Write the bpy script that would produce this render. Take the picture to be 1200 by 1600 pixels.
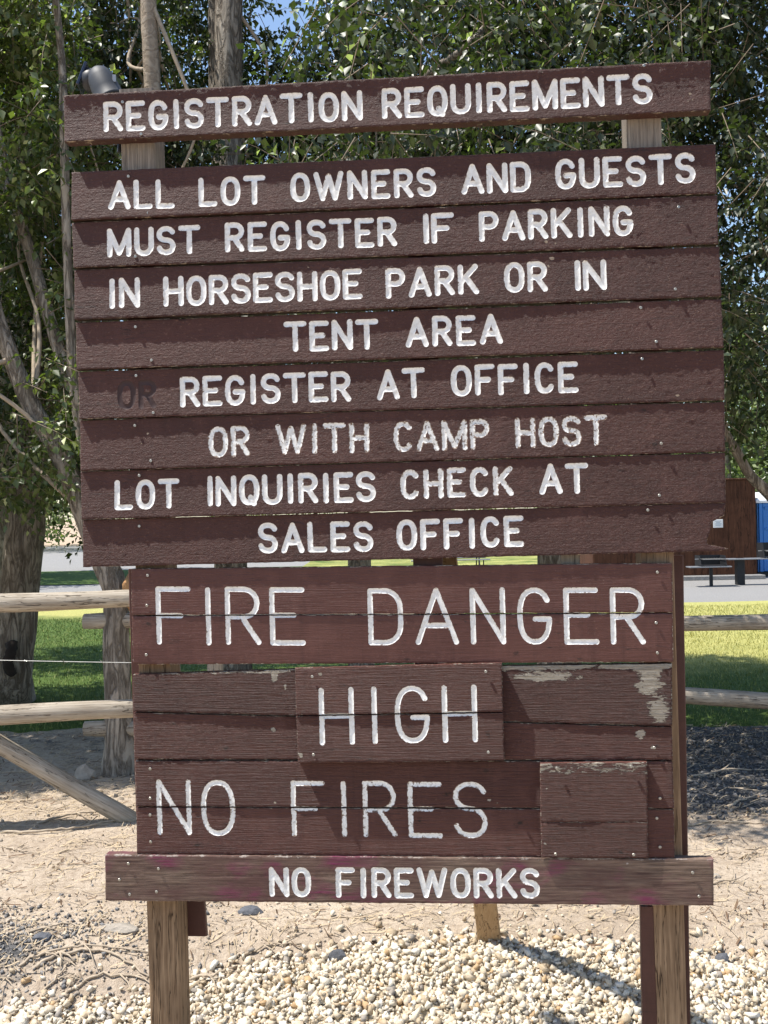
import bpy, math, random
import numpy as np
from mathutils import Vector, Matrix
from mathutils.geometry import delaunay_2d_cdt
random.seed(7); RNG = np.random.default_rng(11)
for _o in list(bpy.data.objects): bpy.data.objects.remove(_o)
SC = bpy.context.scene; COL = SC.collection
# ------------------------------------------------------------------ camera
CAMH = 1.95; F = 1660.0; ROLL = math.radians(1.17); YAW = math.radians(4.73)
cam_d = bpy.data.cameras.new('camera'); cam = bpy.data.objects.new('camera', cam_d); COL.objects.link(cam)
cam_d.sensor_width = 36.0; cam_d.lens = 36.0*F/1600.0; cam_d.clip_end = 2000; cam_d.clip_start = 0.05
cam.matrix_world = Matrix.Translation((0, 0, CAMH)) @ Matrix.Rotation(ROLL, 4, 'Y') @ Matrix.Rotation(math.radians(90), 4, 'X')
SC.camera = cam
SC.render.resolution_x = 768; SC.render.resolution_y = 1024
# ------------------------------------------------------------------ light
UX = np.array([math.cos(YAW), -math.sin(YAW), 0.0])      # along the sign, to the right
NX = np.array([-math.sin(YAW), -math.cos(YAW), 0.0])     # sign normal, to the viewer
SUNV = -0.42*UX + 0.077*NX + np.array([0, 0, 0.905]); SUNV /= np.linalg.norm(SUNV)
elev = math.asin(SUNV[2]); az = math.atan2(SUNV[0], SUNV[1])
W = bpy.data.worlds.new('World'); SC.world = W; W.use_nodes = True
wn = W.node_tree.nodes; wn.clear()
sky = wn.new('ShaderNodeTexSky'); sky.sky_type = 'NISHITA'; sky.sun_disc = False
sky.sun_elevation = elev; sky.sun_rotation = az; sky.air_density = 1.0; sky.dust_density = 0.6; sky.ozone_density = 1.0
bg = wn.new('ShaderNodeBackground'); bg.inputs[1].default_value = 0.125
wo = wn.new('ShaderNodeOutputWorld'); W.node_tree.links.new(sky.outputs[0], bg.inputs[0]); W.node_tree.links.new(bg.outputs[0], wo.inputs[0])
sd = bpy.data.lights.new('sun', 'SUN'); sd.energy = 4.2; sd.angle = math.radians(0.5); sd.color = (1.0, 0.95, 0.87)
sun = bpy.data.objects.new('sun', sd); COL.objects.link(sun); sun.location = (0, 0, 30)
sun.rotation_euler = Vector(SUNV).to_track_quat('Z', 'Y').to_euler()
SC.view_settings.view_transform = 'Standard'; SC.view_settings.look = 'None'
SC.view_settings.exposure = 0.85; SC.view_settings.gamma = 1; SC.view_settings.use_curve_mapping = False
# ------------------------------------------------------------------ helpers
CAMP = np.array([0, 0, CAMH]); RT = np.array([math.cos(ROLL), 0, -math.sin(ROLL)]); UPV = np.array([math.sin(ROLL), 0, math.cos(ROLL)])
def ray(px, py): return (px-600)/F*RT + (800-py)/F*UPV + np.array([0, 1.0, 0])
def at(px, py, Y):                      # world point on the vertical plane y = Y
    return CAMP + ray(px, py)*Y
def bz(y):                               # gravel berm: the ground falls away in front of the brace
    return -.40*sst(5.0, 4.0, y)
def gnd(px, py):                         # world point on the ground
    r = ray(px, py); ts = np.linspace(2.5, 120, 60000) if py < 1150 else np.linspace(2.5, 14, 12000); z = CAMH+r[2]*ts
    i = int(np.argmax(z <= bz(ts))); return CAMP + r*ts[i]
O = np.array([0, 4.0, 0.0])
def sp(px, py, yl=-0.038):              # sign-frame (x, z) on the plane local y = yl
    r = ray(px, py); n = -NX; t = (yl + np.dot(O-CAMP, n))/np.dot(r, n)
    p = CAMP + r*t - O
    return np.array([np.dot(p, UX), p[2]])
_T = np.random.default_rng(3).random((256, 256))
def vn(x, y, s=0):
    x = np.asarray(x, float)+s*17.3; y = np.asarray(y, float)+s*31.7
    xi = np.floor(x).astype(int); yi = np.floor(y).astype(int); fx = x-xi; fy = y-yi
    fx = fx*fx*(3-2*fx); fy = fy*fy*(3-2*fy)
    a = _T[xi & 255, yi & 255]; b = _T[(xi+1) & 255, yi & 255]; c = _T[xi & 255, (yi+1) & 255]; d = _T[(xi+1) & 255, (yi+1) & 255]
    return (a*(1-fx)+b*fx)*(1-fy)+(c*(1-fx)+d*fx)*fy
def fbm(x, y, s=0, o=4):
    v = 0; a = .5; n = 0
    for i in range(o): v = v+a*vn(x*2**i, y*2**i, s+i); n += a; a *= .5
    return v/n
def sst(a, b, x): t = np.clip((x-a)/(b-a), 0, 1); return t*t*(3-2*t)
def mk(name, verts, faces, mat=None, parent=None, smooth=False, attrs=None):
    me = bpy.data.meshes.new(name); verts = np.asarray(verts, dtype=np.float32).reshape(-1, 3)
    if isinstance(faces, np.ndarray) and faces.ndim == 2:
        k = faces.shape[1]; n = len(faces)
        me.vertices.add(len(verts)); me.vertices.foreach_set('co', verts.ravel())
        me.loops.add(n*k); me.loops.foreach_set('vertex_index', faces.astype(np.int32).ravel())
        me.polygons.add(n); me.polygons.foreach_set('loop_start', np.arange(0, n*k, k, dtype=np.int32))
        me.update(calc_edges=True); me.validate()
    else:
        me.from_pydata(verts.tolist(), [], [list(map(int, f)) for f in faces]); me.update()
    if smooth: me.polygons.foreach_set('use_smooth', np.ones(len(me.polygons), dtype=bool))
    for k, v in (attrs or {}).items():
        if np.asarray(v).ndim == 2:
            a = me.attributes.new(k, 'FLOAT_VECTOR', 'POINT'); a.data.foreach_set('vector', np.asarray(v, dtype=np.float32).ravel())
        else:
            a = me.attributes.new(k, 'FLOAT', 'POINT'); a.data.foreach_set('value', np.asarray(v, dtype=np.float32))
    if mat: me.materials.append(mat)
    o = bpy.data.objects.new(name, me); COL.objects.link(o)
    if parent: o.parent = parent
    return o
def tag(o, label=None, cat=None, group=None, kind=None):
    if label: o['label'] = label
    if cat: o['category'] = cat
    if group: o['group'] = group
    if kind: o['kind'] = kind
    return o
def empty(name, loc=(0, 0, 0), rz=0.0):
    o = bpy.data.objects.new(name, None); COL.objects.link(o); o.location = loc; o.rotation_euler = (0, 0, rz); o.empty_display_size = .1
    return o
def rel(o, base):                       # shift mesh so that the object's origin is at base (world / parent frame)
    o.data.transform(Matrix.Translation(-Vector(base))); o.location = base; return o
class MB:                               # mesh collector
    def __init__(s): s.v = []; s.f = []; s.n = 0
    def add(s, v, f):
        s.v.append(np.asarray(v, float)); s.f += [[i+s.n for i in q] for q in f]; s.n += len(v)
    def box(s, x0, x1, y0, y1, z0, z1, M=None, bev=0.0):
        if bev:
            b = min(bev, (x1-x0)*.4, (y1-y0)*.4, (z1-z0)*.4); P = []
            for (x, sx) in ((x0, 1), (x1, -1)):
                for (y, sy) in ((y0, 1), (y1, -1)):
                    for (z, sz) in ((z0, 1), (z1, -1)):
                        P += [(x, y+sy*b, z+sz*b), (x+sx*b, y, z+sz*b), (x+sx*b, y+sy*b, z)]
            idx = lambda i, j, k, c: ((i*2+j)*2+k)*3+c
            f = []
            for k_ in (0, 1):
                f.append([idx(k_, 0, 0, 0), idx(k_, 0, 1, 0), idx(k_, 1, 1, 0), idx(k_, 1, 0, 0)])
                f.append([idx(0, k_, 0, 1), idx(1, k_, 0, 1), idx(1, k_, 1, 1), idx(0, k_, 1, 1)])
                f.append([idx(0, 0, k_, 2), idx(0, 1, k_, 2), idx(1, 1, k_, 2), idx(1, 0, k_, 2)])
            for a in (0, 1):
                for b_ in (0, 1):
                    f.append([idx(a, b_, 0, 0), idx(a, b_, 1, 0), idx(a, b_, 1, 1), idx(a, b_, 0, 1)])
                    f.append([idx(a, 0, b_, 0), idx(a, 1, b_, 0), idx(a, 1, b_, 2), idx(a, 0, b_, 2)])
                    f.append([idx(0, a, b_, 1), idx(1, a, b_, 1), idx(1, a, b_, 2), idx(0, a, b_, 2)])
            for i in (0, 1):
                for j in (0, 1):
                    for k_ in (0, 1): f.append([idx(i, j, k_, 0), idx(i, j, k_, 1), idx(i, j, k_, 2)])
            v = np.array(P, float)
        else:
            v = np.array([(x, y, z) for x in (x0, x1) for y in (y0, y1) for z in (z0, z1)], float)
            f = [[0, 1, 3, 2], [4, 6, 7, 5], [0, 4, 5, 1], [2, 3, 7, 6], [0, 2, 6, 4], [1, 5, 7, 3]]
        if M is not None: v = np.array([tuple(M @ Vector(p)) for p in v])
        s.add(v, f)
    def tube(s, pts, rad, n=8, cap=True, nz=0.0, seed=0):
        pts = np.asarray(pts, float); m = len(pts); rad = np.full(m, rad) if np.isscalar(rad) else np.asarray(rad, float)
        T = np.gradient(pts, axis=0); T /= np.linalg.norm(T, axis=1)[:, None]+1e-9
        ref = np.array([0, 0, 1.0]) if abs(T[0][2]) < .9 else np.array([1.0, 0, 0])
        A = np.cross(T[0], ref); A /= np.linalg.norm(A); V = []
        for i in range(m):
            A = A-T[i]*np.dot(A, T[i]); A /= np.linalg.norm(A); B = np.cross(T[i], A)
            th = np.arange(n)*2*np.pi/n
            r = rad[i]*(1+(nz*(vn(3*np.cos(th)+5, 3*np.sin(th)+i*.7, seed)-.5) if nz else 0))
            V.append(pts[i]+(A[None]*(np.cos(th)*r)[:, None]+B[None]*(np.sin(th)*r)[:, None]))
        V = np.concatenate(V); f = []
        for i in range(m-1):
            for j in range(n):
                a = i*n+j; b = i*n+(j+1) % n; f.append([a, b, b+n, a+n])
        if cap: f.append(list(range(n))[::-1]); f.append([(m-1)*n+j for j in range(n)])
        s.add(V, f)
    def lathe(s, prof, n=16, M=None):   # prof: (r, z)
        th = np.arange(n)*2*np.pi/n; V = []
        for r, z in prof: V += [(r*math.cos(t), r*math.sin(t), z) for t in th]
        f = [[i*n+j, i*n+(j+1) % n, (i+1)*n+(j+1) % n, (i+1)*n+j] for i in range(len(prof)-1) for j in range(n)]
        f.append(list(range(n))[::-1]); f.append([(len(prof)-1)*n+j for j in range(n)])
        V = np.array(V)
        if M is not None: V = np.array([tuple(M @ Vector(p)) for p in V])
        s.add(V, f)
    def build(s, name, mat, parent=None, smooth=False): return mk(name, np.concatenate(s.v), s.f, mat, parent, smooth)
# ------------------------------------------------------------------ materials
class NT:
    def __init__(s, name):
        s.m = bpy.data.materials.new(name); s.m.use_nodes = True; s.t = s.m.node_tree; s.n = s.t.nodes; s.n.clear()
        s.out = s.n.new('ShaderNodeOutputMaterial'); s.b = s.n.new('ShaderNodeBsdfPrincipled'); s.l(s.b.outputs[0], s.out.inputs[0])
        s.tc = s.n.new('ShaderNodeTexCoord')
    def l(s, a, b): s.t.links.new(a, b)
    def put(s, sock, v):
        if isinstance(v, bpy.types.NodeSocket): s.l(v, sock)
        elif v is not None: sock.default_value = v
    def mapped(s, sc=(1, 1, 1), rand=False, geo=False):
        mp = s.n.new('ShaderNodeMapping'); mp.inputs['Scale'].default_value = sc
        if geo:
            g = s.n.new('ShaderNodeNewGeometry'); s.l(g.outputs['Position'], mp.inputs[0])
        else: s.l(s.tc.outputs['Object'], mp.inputs[0])
        if rand:
            oi = s.n.new('ShaderNodeObjectInfo'); vm = s.n.new('ShaderNodeVectorMath'); vm.operation = 'SCALE'
            vm.inputs[0].default_value = (7.1, 3.3, 5.7); s.l(oi.outputs['Random'], vm.inputs[3]); s.l(vm.outputs[0], mp.inputs[1])
        return mp.outputs[0]
    def noise(s, vec, scale, detail=4, rough=.6, dist=0):
        n = s.n.new('ShaderNodeTexNoise'); s.l(vec, n.inputs['Vector']); n.inputs['Scale'].default_value = scale
        n.inputs['Detail'].default_value = detail; n.inputs['Roughness'].default_value = rough; n.inputs['Distortion'].default_value = dist
        return n.outputs[0]
    def voro(s, vec, scale, feat='F1', out=0):
        n = s.n.new('ShaderNodeTexVoronoi'); s.l(vec, n.inputs['Vector']); n.inputs['Scale'].default_value = scale; n.feature = feat
        return n.outputs[out]
    def rng(s, v, a, b, c=0, d=1, smooth=False):
        n = s.n.new('ShaderNodeMapRange'); s.put(n.inputs[0], v)
        if smooth: n.interpolation_type = 'SMOOTHSTEP'
        for i, x in enumerate((a, b, c, d)): s.put(n.inputs[i+1], x)
        return n.outputs[0]
    def math(s, op, a, b=None, clamp=False):
        n = s.n.new('ShaderNodeMath'); n.operation = op; s.put(n.inputs[0], a); s.put(n.inputs[1], b); n.use_clamp = clamp
        return n.outputs[0]
    def mix(s, f, a, b, mode='MIX'):
        n = s.n.new('ShaderNodeMix'); n.data_type = 'RGBA'; n.blend_type = mode; s.put(n.inputs[0], f)
        for sock, v in ((n.inputs[6], a), (n.inputs[7], b)):
            s.put(sock, v if isinstance(v, bpy.types.NodeSocket) else (v[0], v[1], v[2], 1))
        return n.outputs[2]
    def attr(s, name, out='Fac'):
        n = s.n.new('ShaderNodeAttribute'); n.attribute_name = name; return n.outputs[out]
    def sep(s, v, i):
        n = s.n.new('ShaderNodeSeparateXYZ'); s.l(v, n.inputs[0]); return n.outputs[i]
    def bump(s, h, dist, strength=1.0, prev=None):
        n = s.n.new('ShaderNodeBump'); s.l(h, n.inputs['Height']); n.inputs['Distance'].default_value = dist; n.inputs['Strength'].default_value = strength
        if prev: s.l(prev, n.inputs['Normal'])
        return n.outputs[0]
    def fin(s, col, rough=.8, normal=None, metal=0, spec=None):
        s.put(s.b.inputs['Base Color'], col if isinstance(col, bpy.types.NodeSocket) else (col[0], col[1], col[2], 1))
        s.put(s.b.inputs['Roughness'], rough); s.b.inputs['Metallic'].default_value = metal
        if spec is not None: s.b.inputs['Specular IOR Level'].default_value = spec
        if normal: s.l(normal, s.b.inputs['Normal'])
        return s.m
def m_paintwood(name, c1, c2, bare, grainbump=.0006, roughbump=.0016, gloss=.55):
    t = NT(name); big = t.noise(t.mapped((1, 1, 2.5), True), 2.2, 3); g = t.noise(t.mapped((1.3, 1, 34), True), 6, 6, .65, .3)
    col = t.mix(t.rng(big, .3, .7), c1, c2)
    col = t.mix(t.rng(g, .45, .75, 0, .35), col, (c1[0]*.62, c1[1]*.6, c1[2]*.6))
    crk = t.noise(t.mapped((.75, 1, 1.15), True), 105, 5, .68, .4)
    fine = t.noise(t.mapped((1, 1, 1), True), 420, 2, .6)
    ra = t.attr('rough'); wr = t.attr('wear')
    pn = t.noise(t.mapped((1, 1, 3.2), True), 26, 6, .7, .6)
    wm = t.rng(t.math('ADD', wr, t.rng(pn, .25, .75, -.5, .5)), .62, .72)
    barec = t.mix(t.rng(g, .35, .7), bare, (bare[0]*.5, bare[1]*.48, bare[2]*.47))
    glint = t.rng(crk, .585, .68, 0, .6)
    col = t.mix(t.math('MULTIPLY', glint, ra), col, (bare[0]*.46, bare[1]*.33, bare[2]*.32))  # lighter ridge specks: sunlit highlights painted into the board colour
    # hairline knots
    kn = t.voro(t.mapped((1.0, 1, 3.0), True), 2.3); kd = t.rng(kn, .02, .045, .75, 0)
    col = t.mix(kd, col, (c1[0]*.3, c1[1]*.3, c1[2]*.3))
    kk = t.attr('knot'); kr = t.math('ADD', kk, t.rng(t.noise(t.mapped((1, 1, 2)), 60, 4, .7), .3, .7, -.3, .3))
    col = t.mix(t.rng(kr, .35, .8, 0, .88), col, (.014, .008, .006))
    oi = t.n.new('ShaderNodeObjectInfo'); col = t.mix(t.rng(oi.outputs['Random'], 0, 1, 0, .32), col, (c1[0]*.62, c1[1]*.66, c1[2]*.7))
    fd = t.noise(t.mapped((2.2, 1, 1.1), True), 4.5, 5, .7); col = t.mix(t.rng(fd, .5, .72, 0, .4), col, (c2[0]*1.5, c2[1]*1.7, c2[2]*1.75))
    dr = t.noise(t.mapped((26, 1, 1.4), True), 1.6, 4, .6); col = t.mix(t.rng(dr, .55, .75, 0, .3), col, (c1[0]*.45, c1[1]*.45, c1[2]*.45))
    lc = t.noise(t.mapped((.9, 1, 16), True), 1.7, 3, .5, .2); ckl = t.math('MULTIPLY', t.rng(t.math('ABSOLUTE', t.math('SUBTRACT', lc, .5)), 0, .006, 1, 0), t.rng(t.noise(t.mapped((1, 1, 1), True), 2.7, 2), .5, .6)); col = t.mix(t.math('MULTIPLY', ckl, .8), col, (.012, .008, .007))
    hal = t.rng(t.math('ADD', wr, t.rng(pn, .25, .75, -.5, .5)), .52, .62, 0, .75)
    col = t.mix(hal, col, (c1[0]*.3, c1[1]*.35, c1[2]*.35)); col = t.mix(wm, col, barec)
    hg = t.math('MULTIPLY', t.rng(g, .3, .7), t.attr('grain'))
    n1 = t.bump(hg, grainbump*3.4)
    n2 = t.bump(t.math('MULTIPLY', t.math('ADD', crk, t.math('MULTIPLY', fine, .35)), t.rng(ra, 0, 1, .07, 1)), roughbump*1.7, 1, n1)
    return t.fin(col, t.rng(wm, 0, 1, gloss, .85), n2, spec=.35)
def m_wood(name, c1, c2, scale=(28, 28, 1.2), bump=.002, crack=True, zgrey=False):
    t = NT(name); g = t.noise(t.mapped(scale, True), 3.2, 7, .66, .25); b = t.noise(t.mapped((1, 1, 1), True), 5, 3)
    col = t.mix(t.rng(g, .32, .68), c1, c2)
    col = t.mix(t.rng(b, .35, .75, 0, .5), col, (c1[0]*.75, c1[1]*.72, c1[2]*.7))
    h = g
    if crack:
        w = t.noise(t.mapped((scale[0]*.5, scale[1]*.5, scale[2]*.5), True), 2.1, 4, .6, .2)
        ck = t.rng(t.math('ABSOLUTE', t.math('SUBTRACT', w, .52)), 0, .012, 0, 1)
        col = t.mix(ck, (c1[0]*.22, c1[1]*.2, c1[2]*.19), col); h = t.math('ADD', g, t.math('MULTIPLY', ck, .6))
    kv = t.voro(t.mapped(tuple(1.0 if q > 5 else .45 for q in scale), True), 5.5); col = t.mix(t.rng(kv, .03, .09, .8, 0), col, (c1[0]*.35, c1[1]*.3, c1[2]*.28))
    if zgrey: col = t.mix(t.rng(t.sep(t.tc.outputs['Object'], 2), 1.5, 2.4, 0, .8), col, t.mix(t.rng(g, .32, .68), (.13, .115, .10), (.31, .28, .245)))
    return t.fin(col, .85, t.bump(h, bump), spec=.2)
def m_plain(name, c, rough=.6, metal=0, var=.25, sc=8, bump=.0):
    t = NT(name); n = t.noise(t.mapped((1, 1, 1), True), sc, 5, .65)
    col = t.mix(t.rng(n, .3, .7), (c[0]*(1-var), c[1]*(1-var), c[2]*(1-var)), (min(1, c[0]*(1+var*.5)), min(1, c[1]*(1+var*.5)), min(1, c[2]*(1+var*.5))))
    return t.fin(col, rough, t.bump(n, bump) if bump else None, metal)
M = {}
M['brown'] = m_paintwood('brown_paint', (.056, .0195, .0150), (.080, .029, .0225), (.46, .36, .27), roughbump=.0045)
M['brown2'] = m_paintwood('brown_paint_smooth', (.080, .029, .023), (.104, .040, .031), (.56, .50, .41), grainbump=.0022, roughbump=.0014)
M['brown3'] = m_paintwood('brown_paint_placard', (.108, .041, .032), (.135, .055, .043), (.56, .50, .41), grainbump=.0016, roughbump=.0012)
def m_white():
    t = NT('white_lettering'); v = t.mapped((1, 1, 1)); n = t.noise(v, 60, 5, .7); n2 = t.noise(v, 14, 3)
    col = t.mix(t.rng(n, .35, .75), (.80, .80, .79), (.58, .56, .52))
    ch = t.rng(t.math('ADD', t.noise(v, 95, 4, .7), t.math('MULTIPLY', t.math('ADD', t.math('MULTIPLY', t.attr('rim'), .34), t.math('MULTIPLY', t.attr('worn'), .20)))), .66, .73)
    ch = t.math('MULTIPLY', ch, t.rng(t.math('ADD', n2, t.math('MULTIPLY', t.attr('worn'), .25)), .32, .62, .15, 1))
    col = t.mix(ch, col, (.15, .095, .065))
    return t.fin(col, .6, t.bump(n, .0006))
M['white'] = m_white()
t = NT('painted_over_lettering'); M['ghost'] = t.fin((.036, .016, .015), .75, t.bump(t.noise(t.mapped(), 90), .0006))
def m_stain():
    t = NT('weathered_stained_plank'); g = t.noise(t.mapped((1.2, 1, 30)), 5, 7, .66, .5); b = t.noise(t.mapped((1, 1, 2.4)), 3.0, 4, .6)
    col = t.mix(t.rng(g, .33, .66), (.055, .034, .026), (.23, .16, .12))
    col = t.mix(t.rng(b, .38, .62, 0, .75), col, (.085, .037, .034))
    g2 = t.noise(t.mapped((1.6, 1, 3.2)), 3.6, 3, .5, .3)
    col = t.mix(t.math('MULTIPLY', t.rng(g2, .52, .70, 0, .9), t.rng(g, .40, .55, .15, 1)), col, (.15, .022, .066))
    pn = t.noise(t.mapped((1, 1, 3)), 30, 5, .7)
    col = t.mix(t.rng(t.math('ADD', t.attr('wear'), t.rng(pn, .25, .75, -.5, .5)), .6, .75), col, (.36, .31, .27))
    return t.fin(col, .75, t.bump(g, .0028), spec=.3)
M['stain'] = m_stain()
M['post'] = m_wood('weathered_post', (.13, .078, .045), (.36, .245, .15), zgrey=True)
M['postgrey'] = m_wood('grey_post', (.17, .145, .12), (.36, .32, .26))
M['brace'] = m_wood('tan_brace', (.36, .23, .12), (.5, .35, .2))
M['log'] = m_wood('peeled_log', (.30, .235, .17), (.50, .42, .33), (1.4, 26, 26), .004)
M['logd'] = m_wood('peeled_log_diagonal', (.28, .225, .16), (.46, .39, .30), (6, 6, 9), .003)
M['screw'] = m_plain('screw_metal', (.42, .41, .38), .4, .8, .3, 300)
M['black'] = m_plain('black_plastic', (.02, .022, .028), .5, 0, .3, 30)
M['grillblk'] = m_plain('grill_iron', (.022, .023, .026), .6, .3, .3, 12)
M['greyplast'] = m_plain('grey_plastic', (.030, .034, .042), .6, 0, .2, 20)
def m_bark(name, c1, c2, sc=1.0, bmp=.02, stretch=.3):
    t = NT(name); v = t.mapped((1, 1, stretch)); n = t.noise(v, 14*sc, 7, .68, .6); w = t.math('ABSOLUTE', t.math('SUBTRACT', t.noise(t.mapped((1.5, 1.5, stretch)), 9*sc, 5, .6, .9), .5))
    b = t.noise(t.mapped(), 2.5, 3)
    h = t.math('ADD', n, t.math('MULTIPLY', t.rng(w, 0, .10), .5))
    col = t.mix(t.rng(h, .45, 1.1), (c1[0], c1[1], c1[2]), c2); col = t.mix(t.rng(b, .3, .7, 0, .45), col, (c1[0]*1.2, c1[1]*1.1, c1[2]))
    return t.fin(col, .9, t.bump(h, bmp), spec=.15)
M['bark'] = m_bark('grey_bark', (.12, .10, .08), (.50, .44, .365))
M['bark_pale'] = m_bark('pale_bark', (.24, .195, .15), (.46, .39, .31), .7, .006, 1.6)
M['twig'] = m_plain('twig_bark', (.42, .34, .25), .85, 0, .3, 30)
M['shoot'] = m_plain('shoot_bark', (.22, .17, .12), .85, 0, .3, 30)
M['straw'] = m_plain('dry_litter', (.52, .41, .27), .9, 0, .4, 5)
def m_leaf(name, c1, c2, cglint, tr=.28, rough=.42):
    t = NT(name); r = t.attr('rnd'); col = t.mix(t.rng(r, 0, .7), c1, c2); col = t.mix(t.rng(r, .86, .92), col, cglint)  # palest share of leaves: sun sparkle painted as leaf colour
    t.fin(col, rough, spec=.6)
    tl = t.n.new('ShaderNodeBsdfTranslucent'); t.l(t.mix(1, col, (1.5, 1.9, .6), 'MULTIPLY'), tl.inputs[0])
    mx = t.n.new('ShaderNodeMixShader'); mx.inputs[0].default_value = tr; t.l(t.b.outputs[0], mx.inputs[1]); t.l(tl.outputs[0], mx.inputs[2]); t.l(mx.outputs[0], t.out.inputs[0])
    return t.m
M['leaf'] = m_leaf('leaf_green', (.022, .034, .012), (.070, .088, .028), (.46, .48, .30))
M['leafy'] = m_leaf('leaf_yellowgreen', (.034, .052, .017), (.125, .155, .050), (.58, .60, .36), .32)
M['leafd'] = m_leaf('leaf_dark', (.017, .028, .012), (.050, .066, .024), (.42, .46, .30))
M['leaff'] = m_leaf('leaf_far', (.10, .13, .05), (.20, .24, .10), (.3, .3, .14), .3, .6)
# ------------------------------------------------------------------ GROUND (structure)
GE_px = [(-300, 1600), (0, 1584), (210, 1574), (300, 1534), (420, 1505), (560, 1492), (700, 1474), (860, 1482), (1000, 1492), (1200, 1500), (1500, 1510)]
GE = np.array([gnd(*p)[:2] for p in GE_px]); GE = GE[np.argsort(GE[:, 0])]
def gedge(x): return np.interp(x, GE[:, 0], GE[:, 1]) + .10*(fbm(x*3.1, x*0, 5)-.5)
def mound(x, y):      # height of the ground surface near the sign
    e = gedge(x)-y
    m = .035*sst(-.05, .5, e)
    return m
def dirt_z(x, y):
    return .045*(fbm(x*.9, y*.9, 1)-.5)*sst(2, 6, y) + .018*(fbm(x*5, y*5, 2)-.5) + .010*(fbm(x*17, y*17, 4, 2)-.5) + mound(x, y) + bz(y)
LE = lambda x: np.interp(x, [-20, -6.3, -4.4, -3.2, 2.5, 4.4, 6, 20], [11.6, 10.9, 9.9, 9.7, 9.5, 9.25, 9.1, 9.3]) + .5*(fbm(x*1.7, x*0+3, 9)-.5)
def grid(x0, x1, y0, y1, dx, dy, zf):
    xs = np.arange(x0, x1+dx/2, dx); ys = np.arange(y0, y1+dy/2, dy); X, Y = np.meshgrid(xs, ys); Z = zf(X, Y)
    V = np.stack([X, Y, Z], -1).reshape(-1, 3); nx = len(xs); ny = len(ys)
    i = (np.arange(ny-1)[:, None]*nx+np.arange(nx-1)[None]).ravel()
    return V, np.stack([i, i+1, i+nx+1, i+nx], 1)
def m_dirt():
    t = NT('dirt'); v = t.mapped((1, 1, 1), geo=True); n1 = t.noise(v, 1.3, 5, .6); n2 = t.noise(v, 22, 6, .7); n3 = t.noise(v, 90, 4, .7)
    col = t.mix(t.rng(n1, .35, .65), (.43, .35, .27), (.55, .46, .36))
    col = t.mix(t.rng(n2, .45, .7, 0, .75), col, (.25, .185, .13)); col = t.mix(t.rng(n3, .58, .7, 0, .6), col, (.66, .55, .42))
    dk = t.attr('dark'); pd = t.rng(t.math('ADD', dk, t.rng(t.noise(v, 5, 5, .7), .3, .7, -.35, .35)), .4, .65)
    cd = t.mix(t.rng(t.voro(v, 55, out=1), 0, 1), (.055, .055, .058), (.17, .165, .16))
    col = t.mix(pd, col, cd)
    h = t.math('ADD', t.math('MULTIPLY', n2, 1.0), t.math('MULTIPLY', n3, .5))
    return t.fin(col, .95, t.bump(h, .02), spec=.1)
M['dirt'] = m_dirt()
V, Fc = grid(-9, 9, 1.0, 12.4, .045, .045, dirt_z)
X, Y = V[:, 0], V[:, 1]
pl = gnd(60, 1480); pr = gnd(1150, 1225)
dark = .7*np.exp(-(((X-pl[0]+.5)/.75)**2+((Y-pl[1])/.42)**2)) + 1.0*sst(1.2, 2.3, X)*sst(6.55, 6.95, Y+.25*(fbm(X*2, Y*0, 3)-.5))+ .38*sst(-1.5, -2.5, X)*sst(7.9, 8.8, Y)  # lower-left gravel patch; right and back-left terms paint in tree shade
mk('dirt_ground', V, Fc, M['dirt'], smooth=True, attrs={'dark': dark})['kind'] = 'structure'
t = NT('gravel_bed_soil'); v = t.mapped(geo=True); n = t.voro(v, 38, out=1); n2 = t.voro(v, 38)
M['bed'] = t.fin(t.mix(t.rng(n, 0, 1), (.36, .28, .18), (.62, .54, .40)), .9, t.bump(n2, .02))
V, Fc = grid(-4, 4, 1.6, 5.4, .05, .05, lambda x, y: dirt_z(x, y)+.012*sst(0, .1, gedge(x)-y)-.05*sst(0, .1, y-gedge(x)))
mk('gravel_bed', V, Fc, M['bed'], smooth=True)['kind'] = 'structure'
def m_ground():
    t = NT('far_ground'); v = t.mapped(geo=True); n = t.noise(v, .5, 5, .6); n2 = t.noise(v, 8, 5, .7)
    col = t.mix(t.rng(n, .3, .7), (.38, .28, .19), (.48, .36, .25)); col = t.mix(t.rng(n2, .5, .7, 0, .5), col, (.3, .24, .17))
    return t.fin(col, .95, t.bump(n2, .03))
M['ground'] = m_ground()
ys_ = np.r_[-60, -20, 0, 4.0, 5.25, 8, 12, 16, np.arange(20, 1341, 20)]; xs_ = np.arange(-700, 701, 20.); X, Y = np.meshgrid(xs_, ys_)
V = np.stack([X, Y, np.where(Y < 4.5, -.36, -.07)], -1).reshape(-1, 3); i = (np.arange(len(ys_)-1)[:, None]*len(xs_)+np.arange(len(xs_)-1)[None]).ravel()
Fc = np.stack([i, i+1, i+len(xs_)+1, i+len(xs_)], 1)
mk('ground', V, Fc, M['ground'])['kind'] = 'structure'
def m_gravelroad():
    t = NT('grey_gravel_road'); v = t.mapped(geo=True); n = t.noise(v, .8, 5, .6); n2 = t.noise(v, 30, 4, .75)
    return t.fin(t.mix(t.rng(n2, .35, .65), t.mix(n, (.155, .15, .145), (.21, .205, .20)), (.31, .30, .285)), .95, t.bump(n2, .02))
M['road'] = m_gravelroad()
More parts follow.
